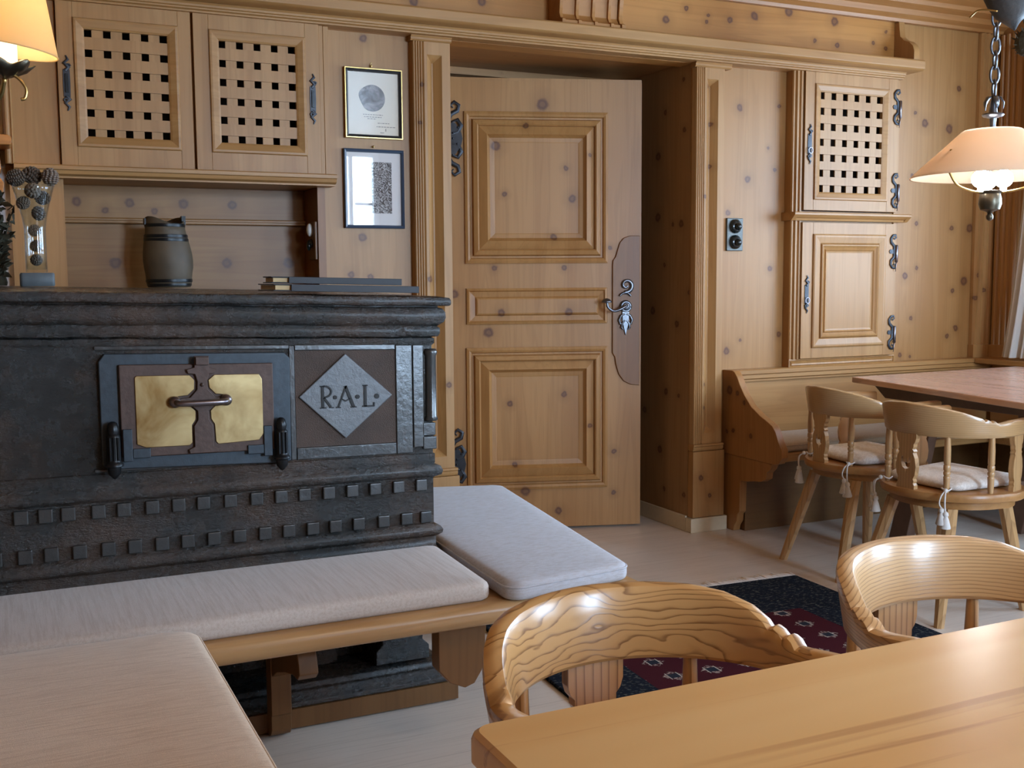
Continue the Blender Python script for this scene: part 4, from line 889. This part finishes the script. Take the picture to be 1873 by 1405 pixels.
m=MB(); m.prism([(3.68,.7255),(2.62,.7255),(2.70,.665),(3.60,.665)],4.25,4.305,'x'); obj('cleat',m,ck,t,bevel=.003)
dk=plain('dark trestle wood',(.13,.07,.045),.5,nz=.3,nscale=18)
for x in (3.53,4.26):
    for s in (1,-1):
        m=MB(); m.prism([(3.12+s*.20,.664),(3.12+s*.29,.664),(3.12+s*.46,.0),(3.12+s*.36,.0)],x,x+.05,'x'); obj('leg',m,dk,t,bevel=.004)
m=MB(); m.box(3.58,4.26,3.08,3.16,.30,.36); obj('stretcher',m,dk,t,bevel=.004)

# ================================================================== CHAIRS
def smooth(a,b,x):
    t=min(1,max(0,(x-a)/(b-a))); return t*t*(3-2*t)
def rail_top(a,hi):
    a=abs(a)
    P=[(0,.764),(20,.763),(36,.760),(48,.753),(58,.740),(66,.720)] if hi else [(0,.759),(20,.754),(36,.744),(48,.733),(58,.720),(66,.709)]
    e=P[-1][1]-.004; lo=.700 if hi else .694
    if a<66:
        for (a0,z0),(a1,z1) in zip(P,P[1:]):
            if a<=a1: return z0+(z1-z0)*(a-a0)/(a1-a0)
    if a<70: return e+.004*sin(PI*(a-66)/4)
    if a<72: return e-(e-lo)*.45*smooth(70,72,a)
    if a<76: return e-(e-lo)*.45+.004*sin(PI*(a-72)/4)
    if a<78: return e-(e-lo)*(.45+.55*smooth(76,78,a))
    return lo+.008*smooth(78,98,a)
def make_chair(loc,facing,mr,mo,label,hi=True):
    c=empty('captains_chair',(loc[0],loc[1],0),facing-PI/2,label,'chair','armchairs at the tables')
    # rail swept along a horseshoe
    m=MB(); rows=[]; uvs=[]; rc=.2295; arc=0; prevp=None
    A=[-110+2.0*i for i in range(111)]
    path=[]
    for k in range(5): path.append((None,-1,.13-.026*k))
    for a in A: path.append((a,0,0))
    for k in range(5): path.append((None,1,.026*(k+1)+.0))
    full=[]
    for a,sd,f in path:
        if a is not None:
            q=R(a); full.append((rc*sin(q),-rc*cos(q),sin(q),-cos(q),abs(a)))
        else:
            q=R(110*sd); bx,by=rc*sin(q),-rc*cos(q); tx,ty=cos(q)*sd,sin(q)*sd
            full.append((bx+tx*f*.9+sd*f*.12,by+ty*f*.9+.01*0,sin(q),-cos(q),110))
    for i,(x,y,nx,ny,a) in enumerate(full):
        if prevp: arc+=math.hypot(x-prevp[0],y-prevp[1])
        prevp=(x,y)
        zt=rail_top(a,hi); zb=(.660 if hi else .643)+.002*smooth(70,110,a); h=zt-zb
        w=.0145+.006*smooth(60,100,a)
        lean=.008
        sec=[(-w*.75,zb),(-w,zb+.005),(-w,zb+h*.33),(-w,zb+h*.66),(-w,zt-.010),(-w*.8,zt-.003),(-w*.3,zt),(w*.3,zt),(w*.8,zt-.003),(w,zt-.010),(w,zb+h*.66),(w,zb+h*.33),(w,zb+.005),(w*.75,zb)]
        row=[];uv=[]
        for o,z in sec:
            row.append((x+nx*(o+lean*(z-.7)/.05),y+ny*(o+lean*(z-.7)/.05),z))
            uv.append((arc,(z-.644)*1.0+(o+w)*.6))
        rows.append(row); uvs.append(uv)
    m.grid(rows,cu=True,caps=True,uvs=uvs); obj('back_rail',m,mr,c,local=True,auto=38)
    ZT=.664 if hi else .647
    # seat
    m=MB(); pts=[]
    for k in range(48):
        a=2*PI*k/48; x=.248*sin(a); y=-.248*cos(a)
        if y>0: x*=1.0+.04*sin(a)**2; y*=.94
        pts.append((x,y))
    rows=[[(x*s,y*s,z) for x,y in pts] for s,z in ((.95,.418),(.99,.421),(1.,.428),(1.,.440),(.985,.448),(.95,.450))]
    m.grid(rows,cu=True,caps=True); obj('seat',m,M['seat'],c,local=True,auto=35)
    m=MB(); rows=[[(x*s,y*s,z) for x,y in pts] for s,z in ((.84,.392),(.86,.390),(.87,.4175))]; m.grid(rows,cu=True,caps=True); obj('seat_apron',m,M['seat'],c,local=True,auto=35)
    for sx,sy in ((-1,-1),(1,-1),(-1,1),(1,1)):
        tx,ty=sx*.13,(-.15 if sy<0 else .12); fx,fy=sx*.195,(-.262 if sy<0 else .165)
        m=MB(); n=8; rows=[]
        for k in range(7):
            u=k/6; x=tx+(fx-tx)*u; y=ty+(fy-ty)*u; z=.3915*(1-u); r=.026-.008*u+.002*sin(PI*u)
            rows.append([(x+r*cos(2*PI*(j+.5)/n),y+r*sin(2*PI*(j+.5)/n),z) for j in range(n)])
        m.grid(rows,cu=True,caps=True); obj('leg',m,mo,c,local=True,auto=25)
    # spindles
    for a in (-37,37,-75,75):
        q=R(a); x,y=.224*sin(q),-.224*cos(q)
        m=MB(); m.lathe([(.0085,.450),(.0105,.47),(.0115,.50),(.0125,.505),(.0095,.509),(.0120,.514),(.0125,.522),(.0095,.526),(.0125,.531),(.0125,.545),(.0098,.549),(.0118,.553),(.0118,.60),(.0095,ZT)],(x,y,0),12); obj('spindle',m,mo,c,local=True,auto=50)
    # splats
    def splat(a,wf,hole,r=.224,t=.009):
        out=[]
        wf*=1.12; prof=[(.450,.036),(.463,.036),(.470,.031),(.478,.034),(.486,.030),(.500,.037),(.530,.041),(.560,.036),(.578,.028),(.584,.032),(.592,.026),(.600,.030),(.610,.030),(.618,.036),(.632,.040),(ZT,.040)]
        right=[(w*wf,z) for z,w in prof]; left=[(-w*wf,z) for z,w in prof[::-1]]
        poly=right+left
        m=MB()
        if hole:
            z0=.500; tl=[(0,z0),(-.004,.518),(-.015,.524),(-.022,.540),(-.021,.558),(-.014,.566),(-.012,.550),(-.007,.540),(0,.556),(.007,.540),(.012,.550),(.014,.566),(.021,.558),(.022,.540),(.015,.524),(.004,.518)]
            poly=[(0,.450)]+right[:]+left[:]+[(-.00001,.450)]
            poly=[(.0001,.450)]+right+left+[(-.0001,.450)]+[(-.0001,z0)]+tl[1:]+[(.0001,z0)]
        m.prism(poly,-t,t,'y')
        q=R(a); m.xf(Matrix.Translation((r*sin(q),-r*cos(q),0))@Matrix.Rotation(q,4,'Z')); obj('splat',m,mo,c,local=True)
    splat(0,1.0,True); splat(-106,.8,False,.226); splat(106,.8,False,.226)
    return c
cA=make_chair((3.235,3.405),-.10,M['ash3'],M['ash3_o'],'wooden armchair at the corner table, nearest the bench end',False)
cB=make_chair((3.13,2.86),.02,M['ash3'],M['ash3_o'],'wooden armchair at the corner table, seen from behind, in front of the other',False)
cC=make_chair((.744,1.085),-PI/2,M['ash'],M['ash_o'],'honey ash armchair pushed up to the left of the foreground table')
cD=make_chair((1.34,1.105),-PI/2+.04,M['ash2'],M['ash2_o'],'paler ash armchair pushed up to the right of the foreground table')
def chair_cushion(ch,label):
    a=ch.rotation_euler[2]; o=empty('chair_cushion',(ch.location.x,ch.location.y,.4505),a,label,'cushion','tasselled chair pads')
    m=MB(); cs=[(-.165,-.17),(.165,-.17),(.18,.17),(-.18,.17)]
    m.rings(cs,[(.03,0),(.008,.006),(0,.016),(.004,.026),(.02,.036),(.05,.044),(.09,.049),(.13,.050)],.05,6)
    m.map(lambda x,y,z:(x,y,z+(.004*sin(x*60)*sin(y*55) if z>.02 else 0))); obj('pad',m,M['fab_chair'],o,local=True,smooth=True)
    for s in (-1,1):
        q=R(37*s); sx,sy=.224*sin(q),-.224*cos(q); ex,ey=sin(q),-cos(q)
        m=MB(); ring=[(sx+.0155*cos(k*PI/6),sy+.0155*sin(k*PI/6),.012+.003*sin(k)) for k in range(12)]; m.tube(ring,.003,6,closed=True)
        m.tube(bez([(s*.125,-.145,.014),(sx-ex*.03,sy-ey*.03,.012),(sx,sy+.0,.013)],4),.003,6) if False else None
        kx,ky=sx+ex*.0195,sy+ey*.0195
        p1=bez([(kx,ky,.012),(sx+ex*.042,sy+ey*.042,-.002),(sx+ex*.046,sy+ey*.046,-.035),(sx+ex*.044+.004,sy+ey*.044,-.062)],5)
        p2=bez([(kx,ky,.012),(sx+ex*.044-.012*cos(q),sy+ey*.044-.012*sin(q),-.004),(sx+ex*.048-.018*cos(q),sy+ey*.048-.018*sin(q),-.03),(sx+ex*.045-.010*cos(q),sy+ey*.045-.010*sin(q),-.05)],5)
        m.tube(p1,.0028,6); m.tube(p2,.0028,6); m.sphere((sx+ex*.025,sy+ey*.025,.011),.008,8,6)
        co=obj('tie_cord',m,M['cord'],o,local=True,smooth=True)
        for pt in (p1[-1],p2[-1]):
            w=MB(); w.lathe([(.003,.005),(.009,.0),(.010,-.009),(.0075,-.013),(.0115,-.023),(.019,-.052),(.0175,-.055),(.004,-.054)],tuple(pt),12); w.map(lambda x,y,z:(x+.0012*sin(z*900+x*700),y,z)); obj('tassel',w,M['cord'],co,local=True,auto=50)
    return o
chair_cushion(cA,'cream seat pad with tassels on the chair nearest the bench end')
chair_cushion(cB,'cream seat pad with tassels on the chair in front')

# ================================================================== RUG
ang=R(-3); o=empty('patterned_rug',(2.115,2.455,0),ang,'dark red and navy patterned rug between the tables','rug')
m=MB(); m.rings([(-.69,-.96),(.69,-.96),(.69,.96),(-.69,.96)],[(0,.001),(0,.008),(.004,.010)],.005,2); obj('pile',m,M['rug'],o,local=True)
m=MB(); random.seed(2)
for sy in (1,-1):
    for k in range(110):
        x=-.685+1.37*k/109; l=random.uniform(.055,.08); dx=random.uniform(-.012,.012)
        m.tube([(x,sy*.9605,.005),(x+dx*.5,sy*(.96+l*.5),.006),(x+dx,sy*(.96+l),.003)],[.006,.005,.003],5)
obj('fringe',m,M['fringe'],o,local=True,kind='stuff')

# ================================================================== HANGING LAMP
PX,PY=3.418,2.985
o=empty('pendant_lamp',(PX,PY,1.43),0,'lit brass pendant lamp with wide peach shade over the corner table','lamp')
m=MB(); R0=.288
pf=[(.097,1.738),(.102,1.742),(.11,1.737),(.18,1.672),(.25,1.61),(R0,1.573),(R0+.001,1.568),(R0-.004,1.570),(.247,1.606),(.178,1.666),(.108,1.730)]
m.lathe(pf,(PX,PY,0),56); del m.f[-1]; del m.f[-1]; m.map(lambda x,y,z:(x,y,z)); obj('shade',m,M['shade_r'],o,smooth=True,label='wide peach conical shade')
m=MB(); m.lathe([(.014,1.73),(.010,1.76),(.013,1.785),(.036,1.792),(.040,1.798),(.036,1.803),(.016,1.806),(.012,1.83),(.006,1.87)],(PX,PY,0),18); obj('stem',m,M['pewter'],o,auto=40)
m=MB()
for k in range(5):
    a=2*PI*k/5+.4; pts=[(PX+r*cos(a),PY+r*sin(a),z) for r,z in ((.006,1.868),(.024,1.862),(.036,1.842),(.034,1.818))]; m.tube(pts,[.003,.012,.010,.002],8,flat=.3,nrm=(cos(a),sin(a),.6))
obj('leaf_collar',m,M['pewter'],o,smooth=True)
m=MB(); z=1.87; k=0
while z<2.54:
    lk=[]
    for j in range(14):
        a=2*PI*j/14; u=.016*cos(a); w=.033*sin(a)
        lk.append((PX+(u*.9 if k%2 else u*.35),PY+(-u*.43 if k%2 else u*.75),z+w+.024))
    m.tube(lk,.0048,8,closed=True); z+=.052; k+=1
obj('chain',m,M['pewter'],o,smooth=True)
for k in range(3):
    a=R(25+k*120)+PI*.83; pts=bez([(PX+r*cos(a),PY+r*sin(a),zz) for r,zz in ((.19,1.665),(.195,1.60),(.19,1.575),(.155,1.535),(.09,1.515),(.035,1.510))],6); m=MB(); m.tube(pts,.0045,8); obj('arm',m,M['gold'],o,smooth=True)
m=MB(); m.lathe([(.004,1.405),(.012,1.412),(.014,1.422),(.008,1.432),(.012,1.438),(.035,1.447),(.042,1.468),(.040,1.490),(.036,1.505),(.046,1.512),(.048,1.516),(.030,1.518)],(PX,PY,0),22); obj('bowl',m,M['bronze'],o,auto=50)
m=MB(); m.tube([(PX,PY,1.518),(PX,PY,1.735)],.006,8); obj('rod',m,M['bronze'],o)
bulbs=[]
for k in range(3):
    a=R(-64.6)+R(90)+k*2*PI/3+.5; x,y=PX+.046*cos(a),PY+.046*sin(a); m=MB(); m.sphere((x,y,1.56),.034,16,12); m.lathe([(.012,1.512),(.012,1.535)],(x,y,0),10); obj('bulb',m,M['bulb'],o,smooth=True); bulbs.append((x,y,1.56))

# carved ornament hanging by the lamp chain
OX,OY=3.085,2.64
o=empty('hanging_ornament',(OX,OY,2.04),0,'dark carved ornament with gilt edges hanging at the top right corner','ornament')
m=MB(); rows=[]
for i in range(15):
    u=i/14; z=2.025+.50*u; q=min(1,u/.42); r=.125*math.sqrt(max(.004,1-(1-q)**2))*(1-.25*max(0,u-.42))
    rows.append([(OX+(.02-.05*u)+r*cos(a)*(1+.03*sin(7*a+6*u)),OY-(.02-.05*u)*.5+r*.8*sin(a)*(1+.03*sin(5*a)),z+.02*cos(a)) for a in [2*PI*k/28 for k in range(28)]])
m.grid(rows,cu=True,caps=True); m.box(OX-.02,OX+.02,OY-.02,OY+.02,2.50,2.598); obj('body',m,M['ornament'],o,smooth=True)
def on(px,pz,d=.105): # point on the viewer's side of the ornament
    return (OX+px*.88-d*.76,OY-px*.47-d*.65,pz)
m=MB(); m.tube(bez([on(-.13,2.045,.03),on(-.105,2.062,.05),on(-.075,2.060,.07),on(-.04,2.052,.085)],6),.003,6); m.tube(bez([on(-.09,2.13,.09),on(-.05,2.155,.115),on(.0,2.165,.125)],6),.0025,6); m.tube(bez([on(.02,2.10,.118),on(.05,2.105,.118),on(.075,2.085,.11)],6),.0035,6); obj('gilt_edge',m,M['gold'],o,smooth=True)
bc=Vector((OX+.045,OY-.035,1.965)); m=MB(); m.sphere(bc,.04,16,12,(1,1,1.15))
for k in range(60):
    a=random.uniform(0,2*PI); e=random.uniform(-1.3,1.3); d=Vector((cos(a)*cos(e),sin(a)*cos(e),sin(e))); c=bc+d*.037; m.tube([c,c+d*.016+Vector((0,0,.004))],[.003,.0008],4)
m.tube([bc+Vector((0,0,.03)),(OX+.03,OY-.02,2.06)],.003,6); obj('mossy_ball',m,M['moss'],o)

# ================================================================== CURTAIN
m=MB(); rows=[]
for i in range(25):
    u=i/24; z=.775+1.58*u; w=smooth(0,1,u); row=[]
    for j in range(40):
        v=j/39; y=4.03-.10*u-v*.13*(1+.25*(1-u)); x=4.79+.02*sin(v*22)+.015*(1-u)*sin(v*9+1)-.05*(1-u)**3
        row.append((x,y+.012*(1-u)**6,z))
    rows.append(row)
for r in rows[::-1]: pass
back=[[(x+.004,y,z) for x,y,z in r] for r in rows]
m.grid(rows); m.grid(back); 
obj('window_curtain',m,M['curtain'],smooth=True,label='white curtain gathered beside the window on the right',cat='curtain')
m=MB(); m.tube([(4.80,1.9,2.37),(4.80,4.06,2.37)],.012,10)
for y in (1.95,4.03): m.box(4.80,4.868,y-.01,y+.01,2.36,2.38)
obj('curtain_rod',m,M['bronze'],label='dark curtain rod above the window on the right',cat='curtain rod',smooth=False)

# ================================================================== LIGHT
def area(name,loc,rot,sx,sy,pw,col):
    l=bpy.data.lights.new(name,'AREA'); l.shape='RECTANGLE'; l.size=sx; l.size_y=sy; l.energy=pw; l.color=col
    o=bpy.data.objects.new(name,l); COL.objects.link(o); o.location=loc; o.rotation_euler=rot; return o
def point(name,loc,pw,col,r=.03):
    l=bpy.data.lights.new(name,'POINT'); l.energy=pw; l.color=col; l.shadow_soft_size=r
    o=bpy.data.objects.new(name,l); COL.objects.link(o); o.location=loc; return o
DAY=(.52,.74,1.0)
area('daylight_right',(5.25,2.55,1.7),(0,R(90),0),1.6,2.1,95,DAY)
area('daylight_right_near',(5.25,-.35,1.7),(0,R(90),0),1.6,2.0,110,DAY)
area('daylight_behind',(3.03,-2.75,1.75),(R(90),0,0),1.3,1.7,200,DAY)
area('daylight_behind_left',(1.8,-2.75,1.7),(R(90),0,0),.9,1.6,14,DAY)
for i,bp in enumerate(bulbs): point('pendant_bulb',bp,4.5,(1,.82,.66),.034)
point('sconce_bulb',(LX,LY,1.985),14,(1,.70,.36),.03)
point('added_table_fill',(1.3,.35,2.0),11,(1,.84,.62),.12)  # warm fill light added above the foreground table, without a fitting
w=bpy.data.worlds.new('sky'); SC.world=w; w.use_nodes=True; nt=w.node_tree; bg=nt.nodes['Background']; bg.inputs[0].default_value=(.62,.78,1,1); bg.inputs[1].default_value=2.5

# ================================================================== CAMERA
F,YAW,P,RO=1993.05,.442596,.0964595,.00700857
f=Vector((sin(YAW)*cos(P),cos(YAW)*cos(P),-sin(P))); rt=Vector((cos(YAW),-sin(YAW),0)); dn=f.cross(rt)
c,s_=cos(RO),sin(RO); r2=rt*c+dn*s_; d2=dn*c-rt*s_
cd=bpy.data.cameras.new('camera'); cam=bpy.data.objects.new('camera',cd); COL.objects.link(cam)
cd.sensor_fit='HORIZONTAL'; cd.sensor_width=36; cd.lens=F/1873*36; cd.clip_start=.02
mt=Matrix((r2,-d2,-f)).transposed().to_4x4(); mt.translation=Vector((0,0,1.2)); cam.matrix_world=mt; SC.camera=cam
vs=SC.view_settings; vs.view_transform='Standard'; vs.look='None'; vs.exposure=1.15; vs.gamma=1; vs.use_curve_mapping=False
cy=SC.cycles; cy.use_denoising=True; cy.max_bounces=9; cy.diffuse_bounces=5; cy.glossy_bounces=4; cy.transparent_max_bounces=16; cy.sample_clamp_indirect=6; cy.caustics_reflective=False; cy.caustics_refractive=False
